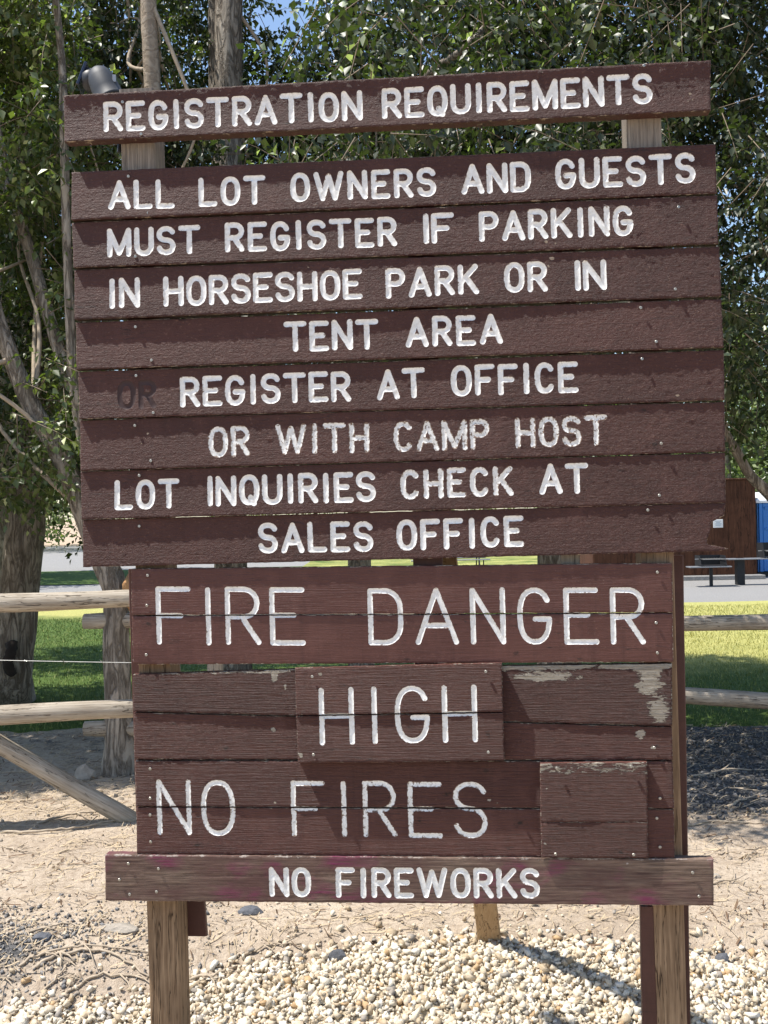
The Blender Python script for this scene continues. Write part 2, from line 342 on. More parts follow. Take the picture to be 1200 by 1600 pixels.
def m_lawn():
    t = NT('lawn_turf'); v = t.mapped(geo=True); n = t.noise(v, .7, 5, .65); n2 = t.noise(v, 25, 4, .75); n3 = t.noise(v, 120, 2)
    y = t.attr('yellow'); g = t.mix(t.rng(n2, .3, .7), (.055, .105, .022), (.13, .19, .045)); yl = t.mix(t.rng(n2, .3, .7), (.36, .36, .10), (.56, .52, .20))
    col = t.mix(t.rng(t.math('ADD', y, t.rng(n, .3, .7, -.3, .3)), .3, .8), g, yl); col = t.mix(t.rng(n3, .5, .7, 0, .5), col, (.07, .09, .03))
    return t.fin(col, .9, t.bump(n2, .04), spec=.15)
M['lawn'] = m_lawn()
def yel(x, y): return np.clip(.72*sst(1.5, 4, x)*sst(10.5, 14, y)+.9*sst(19.0, 21.5, y)+.15, 0, 1)
def flat(name, pts, z, mat, sub=None, zf=None, attrs=None):
    pts = np.asarray(pts, float); V = np.column_stack([pts, np.full(len(pts), z)])
    return mk(name, V, [list(range(len(pts)))], mat)
def lawn_z(x, y): return .012 + .05*sst(0, .5, y-LE(x)) - .06*sst(.15, -.2, y-LE(x)) + .02*(fbm(x, y, 8)-.5)
V, Fc = grid(-16, 16, 8.6, 20.8, .14, .14, lawn_z)
o = mk('lawn', V, Fc, M['lawn'], smooth=True, attrs={'yellow': yel(V[:, 0], V[:, 1])}); o['kind'] = 'structure'
# far bands: gravel drive, verge, gravel lot, tan clearing; gravel apron by the shed
def strip(name, pts, z, mat, nx=40):
    return mk(name, [(p[0], p[1], z) for p in pts], [list(range(len(pts)))], mat)
o = strip('gravel_drive', [(-40, 24.5), (3.4, 24.5), (3.4, 31), (-40, 31)], .004, M['road']); o['kind'] = 'structure'
o = strip('gravel_apron', [(3.4, 20.6), (60, 20.6), (60, 60), (9.5, 60), (9.5, 31), (3.4, 31)], .000, M['road']); o['kind'] = 'structure'
V, Fc = grid(-40, 3.4, 20.8, 24.5, .7, .37, lambda x, y: x*0+.006); o = mk('dry_verge', V, Fc, M['lawn'], attrs={'yellow': x if False else np.full(len(V), .95)}); o['kind'] = 'structure'
V, Fc = grid(-40, -3, 31, 39, 1, .5, lambda x, y: x*0+.02); o = mk('grass_strip', V, Fc, M['lawn'], attrs={'yellow': np.full(len(V), .12)}); o['kind'] = 'structure'
V, Fc = grid(-3, 9.5, 31, 70, .5, 1, lambda x, y: x*0+.03); o = mk('far_lawn', V, Fc, M['lawn'], attrs={'yellow': np.full(len(V), .55)}); o['kind'] = 'structure'
o = strip('gravel_lot', [(-60, 39), (-3, 39), (-3, 74), (-60, 74)], .004, M['road']); o['kind'] = 'structure'
# ------------------------------------------------------------------ STUFF: gravel, litter, grass
def ico():
    p = (1+5**.5)/2
    v = np.array([(-1, p, 0), (1, p, 0), (-1, -p, 0), (1, -p, 0), (0, -1, p), (0, 1, p), (0, -1, -p), (0, 1, -p), (p, 0, -1), (p, 0, 1), (-p, 0, -1), (-p, 0, 1)])/np.sqrt(1+p*p)
    f = np.array([(0, 11, 5), (0, 5, 1), (0, 1, 7), (0, 7, 10), (0, 10, 11), (1, 5, 9), (5, 11, 4), (11, 10, 2), (10, 7, 6), (7, 1, 8), (3, 9, 4), (3, 4, 2), (3, 2, 6), (3, 6, 8), (3, 8, 9), (4, 9, 5), (2, 4, 11), (6, 2, 10), (8, 6, 7), (9, 8, 1)])
    return v, f
IV, IF = ico()
def rotm(n, rng=RNG, flat=.6):
    q = rng.normal(size=(n, 4)); q[:, 1:3] *= flat; q /= np.linalg.norm(q, axis=1)[:, None]; w, x, y, z = q.T
    return np.stack([np.stack([1-2*(y*y+z*z), 2*(x*y-z*w), 2*(x*z+y*w)], -1), np.stack([2*(x*y+z*w), 1-2*(x*x+z*z), 2*(y*z-x*w)], -1), np.stack([2*(x*z-y*w), 2*(y*z+x*w), 1-2*(x*x+y*y)], -1)], 1)
def stones(name, P, size, mat, flat=.6):
    n = len(P)
    CV = np.array([(a, b, c) for a in (-1, 1) for b in (-1, 1) for c in (-1, 1)])*.72; CF = np.array([(0, 1, 3), (0, 3, 2), (4, 6, 7), (4, 7, 5), (0, 4, 5), (0, 5, 1), (2, 3, 7), (2, 7, 6), (0, 2, 6), (0, 6, 4), (1, 5, 7), (1, 7, 3)])
    J = CV[None]*(1+RNG.uniform(-.55, .45, (n, 8, 3))); S = size[:, None]*np.stack([RNG.uniform(.7, 1.25, n), RNG.uniform(.6, 1.0, n), RNG.uniform(.35, .7, n)], 1)
    J = J*S[:, None, :]; J = np.einsum('nij,nkj->nki', rotm(n, flat=flat), J)+P[:, None, :]
    Fc = (CF[None]+(np.arange(n)*8)[:, None, None]).reshape(-1, 3)
    o = mk(name, J.reshape(-1, 3), Fc, mat, attrs={'rnd': np.repeat(RNG.random(n), 8)}); o['kind'] = 'stuff'; return o
def m_stone(name, cs):
    t = NT(name); r = t.attr('rnd'); cr = t.n.new('ShaderNodeValToRGB'); cr.color_ramp.interpolation = 'CONSTANT'; t.l(r, cr.inputs[0])
    e = cr.color_ramp.elements
    for i, (p, c) in enumerate(cs):
        el = e[i] if i < 2 else e.new(p); el.position = p; el.color = (*c, 1)
    n = t.noise(t.mapped(geo=True), 70, 4, .7)
    return t.fin(t.mix(t.rng(n, .4, .7, 0, .35), cr.outputs[0], (.50, .43, .33)), .8, t.bump(n, .004), spec=.3)
M['gravel'] = m_stone('cream_gravel', [(0, (.56, .47, .35)), (.22, (.66, .58, .45)), (.45, (.42, .33, .22)), (.60, (.70, .64, .53)), (.81, (.48, .32, .17)), (.86, (.28, .25, .22)), (.91, (.78, .73, .64))])
n = 50000; x = RNG.uniform(-3.3, 3.3, n*2); y = RNG.uniform(2.9, 5.3, n*2)
e = gedge(x)-y; keep = (RNG.random(n*2) < sst(-.10, .06, e)*.97+.02*sst(-.6, 0, e)); keep &= ~((y < 3.9) & (RNG.random(n*2) < .6)); x, y = x[keep][:n], y[keep][:n]
sz = RNG.gamma(6, .0136/6, len(x)).clip(.005, .034); z = dirt_z(x, y)+.012*sst(0, .1, gedge(x)-y)+RNG.uniform(-.002, .016, len(x))
stones('cream_gravel', np.stack([x, y, z], 1), sz, M['gravel'])
tag(bpy.data.objects['cream_gravel'], 'cream and tan crushed gravel spread around the sign posts', 'gravel')
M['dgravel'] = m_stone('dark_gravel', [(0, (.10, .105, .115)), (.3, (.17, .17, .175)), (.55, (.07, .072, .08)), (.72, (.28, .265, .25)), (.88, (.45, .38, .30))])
x = pl[0]-.45+RNG.normal(0, .62, 3400); y = pl[1]+RNG.normal(0, .23, 3400)
stones('dark_gravel', np.stack([x, y, dirt_z(x, y)+.004], 1), RNG.gamma(5, .0014, 3400).clip(.004, .026), M['dgravel'])
tag(bpy.data.objects['dark_gravel'], 'dark grey gravel patch on the dirt at lower left', 'gravel')
M['shaderock'] = m_stone('shade_toned_rock', [(0, (.05, .055, .065)), (.3, (.09, .095, .11)), (.55, (.035, .038, .045)), (.8, (.14, .14, .145)), (.96, (.36, .31, .25))])  # stones coloured blue-black to paint in the tree shade
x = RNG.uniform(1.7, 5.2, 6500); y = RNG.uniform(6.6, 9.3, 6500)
o = stones('shade_rock', np.stack([x, y, dirt_z(x, y)+.006], 1), RNG.gamma(6, .0018, 6500).clip(.006, .04), M['shaderock'])
tag(o, 'crushed rock coloured dark to paint in tree shade right of the sign', 'crushed rock')
x = RNG.uniform(-5, 5, 5000); y = 4.6+RNG.random(5000)**1.2*5
M['pebble'] = m_stone('dirt_pebbles', [(0, (.36, .28, .20)), (.3, (.50, .40, .29)), (.55, (.26, .22, .18)), (.75, (.6, .5, .38)), (.9, (.18, .17, .17))])
o = stones('dirt_pebbles', np.stack([x, y, dirt_z(x, y)+.003], 1), RNG.gamma(3, .0022, 5000).clip(.003, .022), M['pebble'])
tag(o, 'small pebbles scattered over the tan dirt behind the sign', 'pebbles')
def litter(name, n, x0, x1, y0, y1, L, w, mat, dens=None, zadd=.006):
    x = RNG.uniform(x0, x1, n); y = RNG.uniform(y0, y1, n)
    if dens is not None: k = RNG.random(n) < dens(x, y); x, y = x[k], y[k]
    n = len(x); a = RNG.uniform(0, np.pi, n); l = RNG.gamma(3, L/3, n); c = RNG.normal(0, .25, n); ww = w*RNG.uniform(.5, 1.4, n)
    P = []
    for s in (-.5, 0, .5):
        px = x+np.cos(a)*l*s - np.sin(a)*l*c*(.25-s*s); py = y+np.sin(a)*l*s + np.cos(a)*l*c*(.25-s*s)
        pz = dirt_z(px, py)+zadd+ (RNG.random(n)**3*.025)*(1 if s else .6)
        for k in (-1, 1): P.append(np.stack([px-np.sin(a)*ww*k, py+np.cos(a)*ww*k, pz+(.4*ww if k > 0 else -.4*ww)], 1))
    V = np.stack(P, 1).reshape(-1, 3); b = (np.arange(n)*6)[:, None]
    Fc = np.concatenate([b+np.array([[0, 1, 3, 2]]), b+np.array([[2, 3, 5, 4]])])
    o = mk(name, V, Fc, mat); o['kind'] = 'stuff'; return o
o = litter('twig_litter', 42000, -5.5, 5.5, 4.7, 9.6, .06, .0021, M['straw'], lambda x, y: np.clip(1.3*fbm(x*1.1, y*2.3, 12)-.25, .08, 1))
tag(o, 'dry straw coloured twig and needle litter over the dirt', 'litter')
t = NT('brown_litter'); M['blitter'] = t.fin((.16, .10, .06), .9)
o = litter('bark_litter', 9000, -5.5, 5.5, 4.7, 9.6, .05, .0034, M['blitter'], lambda x, y: np.clip(1.5*fbm(x*1.4, y*2.6, 22)-.4, .05, 1))
tag(o, 'brown bark scraps and dead leaves over the dirt', 'litter')
def m_blade():
    t = NT('grass_blades'); r = t.attr('rnd'); y = t.attr('yellow'); g = t.mix(r, (.05, .11, .02), (.15, .23, .05)); yl = t.mix(r, (.38, .37, .11), (.62, .57, .23))
    return t.fin(t.mix(y, g, yl), .6, spec=.3)
M['blade'] = m_blade()
def blades(name, n, x0, x1, y0, y1, h, dens=None, zf=lawn_z, yf=yel):
    x = RNG.uniform(x0, x1, n); y = y0+(y1-y0)*RNG.random(n)**1.5
    if dens is not None: k = RNG.random(n) < dens(x, y); x, y = x[k], y[k]
    n = len(x); z = zf(x, y)-.005; a = RNG.uniform(0, 2*np.pi, n); hh = h*RNG.uniform(.5, 1.3, n); w = .0035+.0004*(y-9)
    l = RNG.normal(0, .35, (n, 2))*hh[:, None]
    V = np.stack([np.stack([x-np.cos(a)*w, y-np.sin(a)*w, z], 1), np.stack([x+np.cos(a)*w, y+np.sin(a)*w, z], 1), np.stack([x+l[:, 0], y+l[:, 1], z+hh], 1)], 1).reshape(-1, 3)
    yy = np.clip(yf(x, y)+RNG.normal(0, .2, n), 0, 1)
    o = mk(name, V, np.arange(n*3).reshape(-1, 3), M['blade'], attrs={'rnd': np.repeat(RNG.random(n), 3), 'yellow': np.repeat(yy, 3)}); o['kind'] = 'stuff'; return o
o = blades('grass', 150000, -8, 8, 9.0, 20, .04, lambda x, y: sst(-.35, .35, y-LE(x)+.6*(fbm(x*3, y*3, 31)-.5))*(1-.6*((x > -2.6) & (x < 2.6))))
tag(o, 'mown lawn grass beyond the log fence', 'grass')
# ------------------------------------------------------------------ single stones, twigs
def rock(px, py, w, h, d, mat, label, group=None):
    p = gnd(px, py); v, f = IV.copy(), IF
    V = []; # subdivide once for shape
    E = {}; vs = [tuple(q) for q in v]; fs = []
    def mid(a, b):
        k = (min(a, b), max(a, b))
        if k not in E:
            m = (np.array(vs[a])+np.array(vs[b]))/2; m /= np.linalg.norm(m); E[k] = len(vs); vs.append(tuple(m))
        return E[k]
    for a, b, c in f: ab, bc, ca = mid(a, b), mid(b, c), mid(c, a); fs += [(a, ab, ca), (b, bc, ab), (c, ca, bc), (ab, bc, ca)]
    V = np.array(vs)*(1+RNG.uniform(-.16, .16, (len(vs), 1))); V = V*np.array([w/2, d/2, h*.75]); V[:, 2] = V[:, 2]+h*.15
    o = mk('rock', V, fs, mat); o.location = (p[0], p[1], float(dirt_z(np.array(p[0]), np.array(p[1])))); o.rotation_euler.z = random.uniform(-.3, .3)
    return tag(o, label, 'rock', group)
M['rockd'] = m_plain('dark_rock', (.10, .105, .12), .85, 0, .4, 30, .01); M['rockg'] = m_plain('grey_rock', (.34, .30, .25), .9, 0, .3, 20, .01)
rock(391, 1428, .125, .035, .08, M['rockd'], 'dark flat rock on the dirt just below the bottom plank')
rock(187, 1455, .20, .03, .10, M['rockg'], 'pale flat stone on the dirt left of the left post')
rock(66, 1468, .09, .035, .07, M['rockd'], 'dark rock at the edge of the dark gravel patch')
rock(1129, 1502, .07, .04, .06, M['rockd'], 'dark angular rock on the gravel edge right of the right post')
rock(527, 1500, .085, .05, .06, M['rockd'], 'dark rock on the upper edge of the cream gravel')
rock(134, 1216, .17, .12, .12, M['rockg'], 'pale rock in front of the leaning tree under the diagonal log')
rock(292, 1452, .05, .02, .05, M['rockg'], 'small pale stone right of the left post')
rock(1118, 1368, .06, .02, .05, M['rockg'], 'small grey stone on sunny dirt right of the sign')
def twig(pxs, r, label, group=None, mat='twig', lift=.02):
    pts = np.array([gnd(*p) for p in pxs]); k = 18; tt = np.linspace(0, len(pts)-1, k)
    P = np.stack([np.interp(tt, range(len(pts)), pts[:, i]) for i in range(3)], 1)
    P[1:-1] = (P[:-2]+2*P[1:-1]+P[2:])/4; P += RNG.normal(0, .006, P.shape)
    P[:, 2] = dirt_z(P[:, 0], P[:, 1])+r*.7+lift*np.sin(np.linspace(.1, 3.0, k))*RNG.random()
    r *= 1.25; b = MB(); b.tube(P, np.linspace(r, r*.45, k), 6)
    for _ in range(2):
        i = random.randrange(4, 14); d = (P[i+1]-P[i]); d /= np.linalg.norm(d); s = np.array([-d[1], d[0], .25])*random.choice((-1, 1))
        L = random.uniform(.05, .14); b.tube([P[i], P[i]+(d*.7+s*.5)*L*.5, P[i]+(d*.9+s*.9)*L+np.array([0, 0, -.01])], [r*.6, r*.45, r*.25], 5)
    o = b.build('twig', M[mat], smooth=True); rel(o, tuple(P[0])); return tag(o, label, 'twig', group)
TL = [([(58, 1512), (90, 1494), (150, 1490), (210, 1512), (235, 1530)], .007, 'long bleached twig curving across the dark gravel to the left post'),
 ([(30, 1508), (80, 1492), (150, 1486), (235, 1492)], .0055, 'straight thin twig lying just above the curved bleached twig'),
 ([(90, 1565), (140, 1530), (200, 1526), (232, 1528)], .006, 'thin twig below the bleached twig beside the left post'),
 ([(295, 1533), (340, 1532), (375, 1515)], .006, 'twig on the gravel edge right of the left post'),
 ([(60, 1568), (100, 1515), (115, 1502)], .0045, 'short twig crossing the others on the dark gravel'),
 ([(30, 1462), (100, 1450), (140, 1452)], .005, 'brown stick on the dirt above the dark gravel'),
 ([(0, 1302), (60, 1304), (120, 1298), (208, 1283)], .008, 'dark curved stick lying below the foot of the diagonal log'),
 ([(60, 1288), (110, 1276), (160, 1272), (205, 1262)], .007, 'pale bent twig near the foot of the diagonal log'),
 ([(40, 1260), (66, 1266), (80, 1272)], .006, 'pale twig fork on the litter under the diagonal log'),
 ([(188, 1262), (195, 1275), (210, 1278)], .006, 'pale grass stem bent at the foot of the diagonal log'),
 ([(0, 1205), (50, 1206), (90, 1208)], .006, 'thin stick in the tree shade under the diagonal log'),
 ([(480, 1520), (540, 1543), (575, 1545)], .005, 'fine dark twig lying on the cream gravel left of the brace'),
 ([(1080, 1215), (1130, 1208), (1200, 1206)], .008, 'pale stick in the dark shade right of the sign'),
 ([(1140, 1262), (1165, 1252), (1200, 1240)], .008, 'grey stick slanting up at the right edge in shade'),
 ([(1075, 1290), (1110, 1284), (1190, 1288)], .007, 'thin stick at the sunny edge of the right hand shade'),
 ([(360, 1500), (420, 1485), (470, 1478)], .005, 'pale twig on dirt between left post and brace'),
 ([(500, 1440), (540, 1436), (575, 1440)], .004, 'short brown twig on the sunny dirt below the bottom plank'),
 ([(1110, 1382), (1140, 1377), (1165, 1380)], .005, 'short brown stick on sunny dirt right of the sign')]
for a in TL: twig(*a)
SG = 'bleached twigs scattered on the dirt'
for i in range(46):
    x, y = random.uniform(-2.6, -1.0) if i < 30 else random.uniform(1.9, 3.3), random.uniform(4.6, 7.6)
    r = CAMP; px = 600+F*x/y; py = 800+F*(CAMH-float(bz(y)))/y; L = random.uniform(18, 60); a = random.uniform(-.35, .35); c = random.uniform(-12, 12)
    twig([(px, py), (px+L*.5, py+a*L*.3+c*.4), (px+L, py+a*L*.6)], random.uniform(.0025, .005), 'short bleached twig lying on the dirt left of the left post' if i < 30 else 'short bleached twig lying on the sunny dirt right of the sign', SG+(' left of the sign' if i < 30 else ' right of the sign'))
# ------------------------------------------------------------------ THE SIGN
sign = empty('information_sign', tuple(O), -YAW)
tag(sign, 'large brown wooden plank sign with routed white lettering on two posts', 'sign')
def arc(cx, cy, rx, ry, a0, a1, n=12, e=2.0):
    P = []
    for t_ in np.radians(np.linspace(a0, a1, n)):
        c, s_ = math.cos(t_), math.sin(t_); P.append((cx+rx*math.copysign(abs(c)**(2/e), c), cy+ry*math.copysign(abs(s_)**(2/e), s_)))
    return P
WID = dict(A=.70, C=.58, D=.60, E=.57, F=.57, G=.60, H=.60, I=0., K=.62, L=.56, M=.80, N=.62, O=.60, P=.57, Q=.60, R=.58, S=.57, T=.70, U=.60, W=1.02)
def glyph(ch, w):
    h = w/2
    ry = min(.5, max(.30, h)); 
    def stad(a0, a1, n=20):
        P = []
        for q in np.radians(np.linspace(a0, a1, n)):
            c, s_ = math.cos(q), math.sin(q); P.append((h+h*math.copysign(abs(c)**.88, c), .5+.5*math.copysign(abs(s_)**.78, s_)))
        return P
    G = {
     'A': [[(0, 0), (h, 1)], [(h, 1), (w, 0)], [(w*.16, .32), (w*.84, .32)]],
     'C': [stad(38, 322)], 'O': [stad(0, 360, 28)],
     'D': [[(0, 0), (0, 1)], [(0, 1), (w*.45, 1)]+arc(w*.5, .66, w*.5, .34, 85, 0, 7)+arc(w*.5, .34, w*.5, .34, 0, -85, 7)+[(w*.45, 0), (0, 0)]],
     'E': [[(0, 0), (0, 1)], [(0, 1), (w, 1)], [(0, .52), (w*.72, .52)], [(0, 0), (w, 0)]],
     'F': [[(0, 0), (0, 1)], [(0, 1), (w, 1)], [(0, .5), (w*.74, .5)]],
     'G': [stad(32, 350)+[(w, .44)], [(w*.52, .44), (w, .44)]],
     'H': [[(0, 0), (0, 1)], [(w, 0), (w, 1)], [(0, .5), (w, .5)]], 'I': [[(0, 0), (0, 1)]],
     'K': [[(0, 0), (0, 1)], [(w*.95, 1), (0, .38)], [(w*.33, .6), (w, 0)]],
     'L': [[(0, 0), (0, 1)], [(0, 0), (w, 0)]],
     'M': [[(0, 0), (0, 1)], [(0, 1), (h, .06)], [(h, .06), (w, 1)], [(w, 1), (w, 0)]],
     'N': [[(0, 0), (0, 1)], [(0, 1), (w, 0)], [(w, 0), (w, 1)]],
     'P': [[(0, 0), (0, 1)], [(0, 1), (w*.5, 1)]+arc(w*.55, .74, w*.45, .26, 85, -85, 9)+[(w*.5, .48), (0, .48)]],
     'Q': [stad(0, 360, 28), [(w*.58, .2), (w*.82, -.04)]],
     'R': [[(0, 0), (0, 1)], [(0, 1), (w*.5, 1)]+arc(w*.55, .74, w*.43, .26, 85, -85, 9)+[(w*.5, .48), (0, .48)], [(w*.48, .46), (w, 0)]],
     'S': [arc(h, .755, h, .245, 22, 180, 11, 2.2)+arc(h, .755, h, .235, 195, 268, 6)+arc(h, .265, h, .255, 90, -20, 9)+arc(h, .265, h, .265, -28, -165, 11, 2.2)],
     'T': [[(0, 1), (w, 1)], [(h, 1), (h, 0)]],
     'U': [[(0, 1), (0, .34)]+arc(h, .34, h, .34, 182, 358, 13, 2.2)+[(w, .34), (w, 1)]],
     'W': [[(0, 1), (w*.25, 0)], [(w*.25, 0), (h, .92)], [(h, .92), (w*.75, 0)], [(w*.75, 0), (w, 1)]]}
    return G[ch]
LET = []    # every letter: dict(strokes=[polyline Nx2 local], r, mat, ch, depth)
def word(text, xl, yl, xr, yr, cap, yp=-.038, st=8.7, big=False, mat='white', depth=.0032, worn=0.):
    if big: st = 8.3
    S = cap-st; ws = []
    for c in text: ws.append((WID[c] if not big else {'A': .74, 'I': 0, 'D': .58, 'N': .58}.get(c, .57))*S)
    L = math.hypot(xr-xl, yr-yl); n = len(text); bear = [(.10*S if c == 'I' else 0) for c in text]
    bear[0] = 0 if text[0] == 'I' else bear[0]
    extra = sum(b*2 for b in bear)-(bear[-1])
    gap = (L-sum(ws)-n*st-extra)/max(1, n-1)
    if gap < 2.6 or gap > 7 and not big:
        g2 = 3.6; k = (L-n*st-extra-(n-1)*g2)/sum(ws); k = min(max(k, .8), 1.22); ws = [w*k for w in ws]; gap = (L-sum(ws)-n*st-extra)/max(1, n-1)
    dx, dy = (xr-xl)/L, (yr-yl)/L; ux, uy = -.028, -1.0; cur = st/2
    for c, w, b in zip(text, ws, bear):
        cur += b; sc = w/S; sj = random.uniform(-.6, .6)
        strokes = []
        for pl in glyph(c, sc):
            P = []
            for (gx, gy) in pl:
                a = cur+gx*S+random.uniform(-.2, .2)*(len(pl) == 2); v = st/2+gy*S+sj
                P.append(sp(xl+dx*a+ux*v, yl+dy*a+uy*v, yp))
            strokes.append(np.array(P))
        LET.append(dict(s=strokes, r=st/2*.00241*1.0, mat=mat, ch=c, depth=depth, worn=worn, V=[], F=[], A=[], n=0))
        cur += w+st+gap+b
def resample(P, step):
    P = np.asarray(P); d = np.r_[0, np.cumsum(np.linalg.norm(np.diff(P, axis=0), axis=1))]; n = max(2, int(math.ceil(d[-1]/step))+1); t_ = np.linspace(0, d[-1], n)
    return np.stack([np.interp(t_, d, P[:, 0]), np.interp(t_, d, P[:, 1])], 1)
def rad(L, p): return L['r']*(1+.10*(vn(p[..., 0]*55, p[..., 1]*55, 77)-.5))
def segdist(p, A, B):     # p (N,2) A,B (M,2)
    d = B-A; L2 = (d**2).sum(1)+1e-12; t_ = np.clip(((p[:, None]-A[None])*d[None]).sum(-1)/L2, 0, 1)
    return np.linalg.norm(p[:, None]-(A[None]+t_[..., None]*d[None]), axis=-1)
def inpoly(p, Q):
    r = np.zeros(len(p), bool); n = len(Q)
    for i in range(n):
        a, b = Q[i], Q[(i+1) % n]
        c = ((a[1] > p[:, 1]) != (b[1] > p[:, 1])); x = (b[0]-a[0])*(p[:, 1]-a[1])/(b[1]-a[1]+1e-15)+a[0]; r ^= c & (p[:, 0] < x)
    return r
CHIPS = [(853, 378, .009), (859, 388, .006), (868, 380, .006), (862, 404, .010), (857, 416, .007), (1078, 146, .008), (1081, 155, .006), (1075, 158, .004), (222, 692, .006), (232, 678, .007), (1059, 618, .010),
         (430, 1253, .007), (765, 1250, .009), (776, 1255, .006), (482, 418, .006), (550, 1150, .006), (470, 1180, .012), (500, 1053, .010), (855, 1232, .007), (852, 1318, .008), (138, 333, .004), (980, 1350, .006), (543, 432, .005)]
KNOTS = [(1068, 323, .010), (350, 652, .013), (1006, 641, .014), (1022, 694, .018), (762, 1147, .014), (813, 1286, .018), (759, 1204, .020), (698, 1240, .012), (655, 1282, .012), (352, 1170, .013), (272, 1131, .012),
         (308, 1321, .018), (970, 1332, .016), (232, 974, .016), (806, 1022, .012), (1043, 937, .006), (1025, 1167, .009), (1016, 1097, .009), (1027, 1052, .006), (968, 1352, .014), (275, 1388, .020), (920, 1401, .018), (716, 1360, .012), (1012, 797, .008), (216, 160, .004), (245, 162, .010), (915, 800, .006), (640, 1136, .010), (1022, 1402, .012)]
def plank(px, yp, thick, warp, mat, name='plank', rough=None, wear=None, label=None, grain=.6, gx=.0085, gz=.0062, amp=.0013):
    C4 = np.array([sp(x, y, yp) for x, y in px]); Q = np.concatenate([resample([C4[i], C4[(i+1) % len(C4)]], .011)[:-1] for i in range(len(C4))])
    Q = Q+np.stack([(vn(Q[:, 1]*90, Q[:, 0]*90, 5)-.5)*.0016, (vn(Q[:, 0]*60, Q[:, 1]*60, 6)-.5)*.0022], 1)
    x0, z0 = Q.min(0); x1, z1 = Q.max(0)
    TL_, TR_, BR_, BL_ = C4[0], C4[1], C4[-2] if len(C4) == 4 else C4[-2], C4[-1]
    def uv(p):
        u = (p[:, 0]-x0)/(x1-x0); zt = TL_[1]+(TR_[1]-TL_[1])*u; zb = BL_[1]+(BR_[1]-BL_[1])*u; return u, np.clip((p[:, 1]-zb)/(zt-zb), 0, 1)
    cell = []
    xs = np.arange(x0, x1, gx); zs = np.arange(z0, z1, gz); X, Z = np.meshgrid(xs, zs); G = np.stack([X.ravel(), Z.ravel()], 1); G += RNG.uniform(-.0012, .0012, G.shape)
    nq = len(Q); cen = Q.mean(0)
    G = G[inpoly(G, Q)]
    # away from the rim
    dmin = np.full(len(G), 9.)
    for i in range(0, nq, 40): dmin = np.minimum(dmin, segdist(G, Q[i:i+40], np.roll(Q, -1, 0)[i:i+40]).min(1))
    G = G[dmin > .0045]
    ls = [L for L in LET if any(inpoly(s_, Q).any() for s_ in L['s'])]
    if ls:
        A = np.concatenate([s_[:-1] for L in ls for s_ in L['s']]); B = np.concatenate([s_[1:] for L in ls for s_ in L['s']]); li = np.concatenate([np.full(len(s_)-1, k) for k, L in enumerate(ls) for s_ in L['s']])
        rr = np.array([L['r'] for L in ls])[li]
        G = G[(segdist(G, A, B) > rr[None]*1.28).all(1)]
    verts = [Q, G]; edges = [(i, (i+1) % nq) for i in range(nq)]; base = len(Q)+len(G)
    # an inner ring 2 mm from the rim gives the worn arris
    Tn = np.roll(Q, -1, 0)-np.roll(Q, 1, 0); Tn /= np.linalg.norm(Tn, axis=1)[:, None]; N_ = np.stack([-Tn[:, 1], Tn[:, 0]], 1)
    if inpoly((Q[5:6]+N_[5:6]*.003), Q)[0] == False: N_ = -N_
    R2 = Q+N_*.0022; R2 = R2[inpoly(R2, Q)]; verts.append(R2); base += len(R2)
    for L in ls:
        for s_ in L['s']:
            closed = np.linalg.norm(s_[0]-s_[-1]) < 1e-6 and len(s_) > 10
            P = s_ if len(s_) > 2 else resample(s_, .011)
            T_ = np.gradient(P, axis=0)
            if closed: T_[0] = T_[-1] = P[1]-P[-2]; 
            T_ /= np.linalg.norm(T_, axis=1)[:, None]+1e-12; Nn = np.stack([-T_[:, 1], T_[:, 0]], 1); r = rad(L, P)[:, None]
            if closed:
                for sg in (1, -1):
                    R_ = (P+Nn*r*sg)[:-1]; edges += [(base+i, base+(i+1) % len(R_)) for i in range(len(R_))]; verts.append(R_); base += len(R_)
            else:
                a0 = math.atan2(-T_[0][1], -T_[0][0]); a1 = math.atan2(T_[-1][1], T_[-1][0])
                cap1 = np.array([[math.cos(a1+q), math.sin(a1+q)] for q in np.linspace(math.pi/2, -math.pi/2, 8)[1:-1]])*rad(L, P[-1:])[0]+P[-1]
                cap0 = np.array([[math.cos(a0+q), math.sin(a0+q)] for q in np.linspace(math.pi/2, -math.pi/2, 8)[1:-1]])*rad(L, P[:1])[0]+P[0]
                R_ = np.concatenate([P+Nn*r, cap1, (P-Nn*r)[::-1], cap0]); edges += [(base+i, base+(i+1) % len(R_)) for i in range(len(R_))]; verts.append(R_); base += len(R_)
            inn = np.concatenate([P, P+Nn*r*.6, P-Nn*r*.6, P+Nn*r*.87, P-Nn*r*.87]); verts.append(inn); base += len(inn)
    V = np.concatenate(verts)
    ov, oe, of, _, _, _ = delaunay_2d_cdt([Vector((float(a), float(b))) for a, b in V], edges, [], 0, 1e-6, False)
    P = np.array([(v.x, v.y) for v in ov]); T3 = np.array([tuple(f) for f in of if len(f) == 3]); cen = P[T3].mean(1)
    a2 = (P[T3[:, 1]]-P[T3[:, 0]]); b2 = (P[T3[:, 2]]-P[T3[:, 0]]); ar = a2[:, 0]*b2[:, 1]-a2[:, 1]*b2[:, 0]
    T3[ar < 0] = T3[ar < 0][:, ::-1]; ok = inpoly(cen, Q) & (abs(ar) > 1e-11); T3 = T3[ok]; cen = cen[ok]
    rgs = (rough if rough else (lambda u, v: .6+0*u))
    def surf(p):
        u, v = uv(p); o_ = warp(u, v)
        rel_ = (fbm(p[:, 0]*75, p[:, 1]*105, 21, 2)-.5)*rgs(u, v)*2*amp + (vn(p[:, 0]*7, p[:, 1]*24, 33)-.5)*.0007
        return yp-o_-rel_
    dl = np.full(len(P), 9.); own = np.full(len(cen), -1); rimv = np.zeros(len(P))
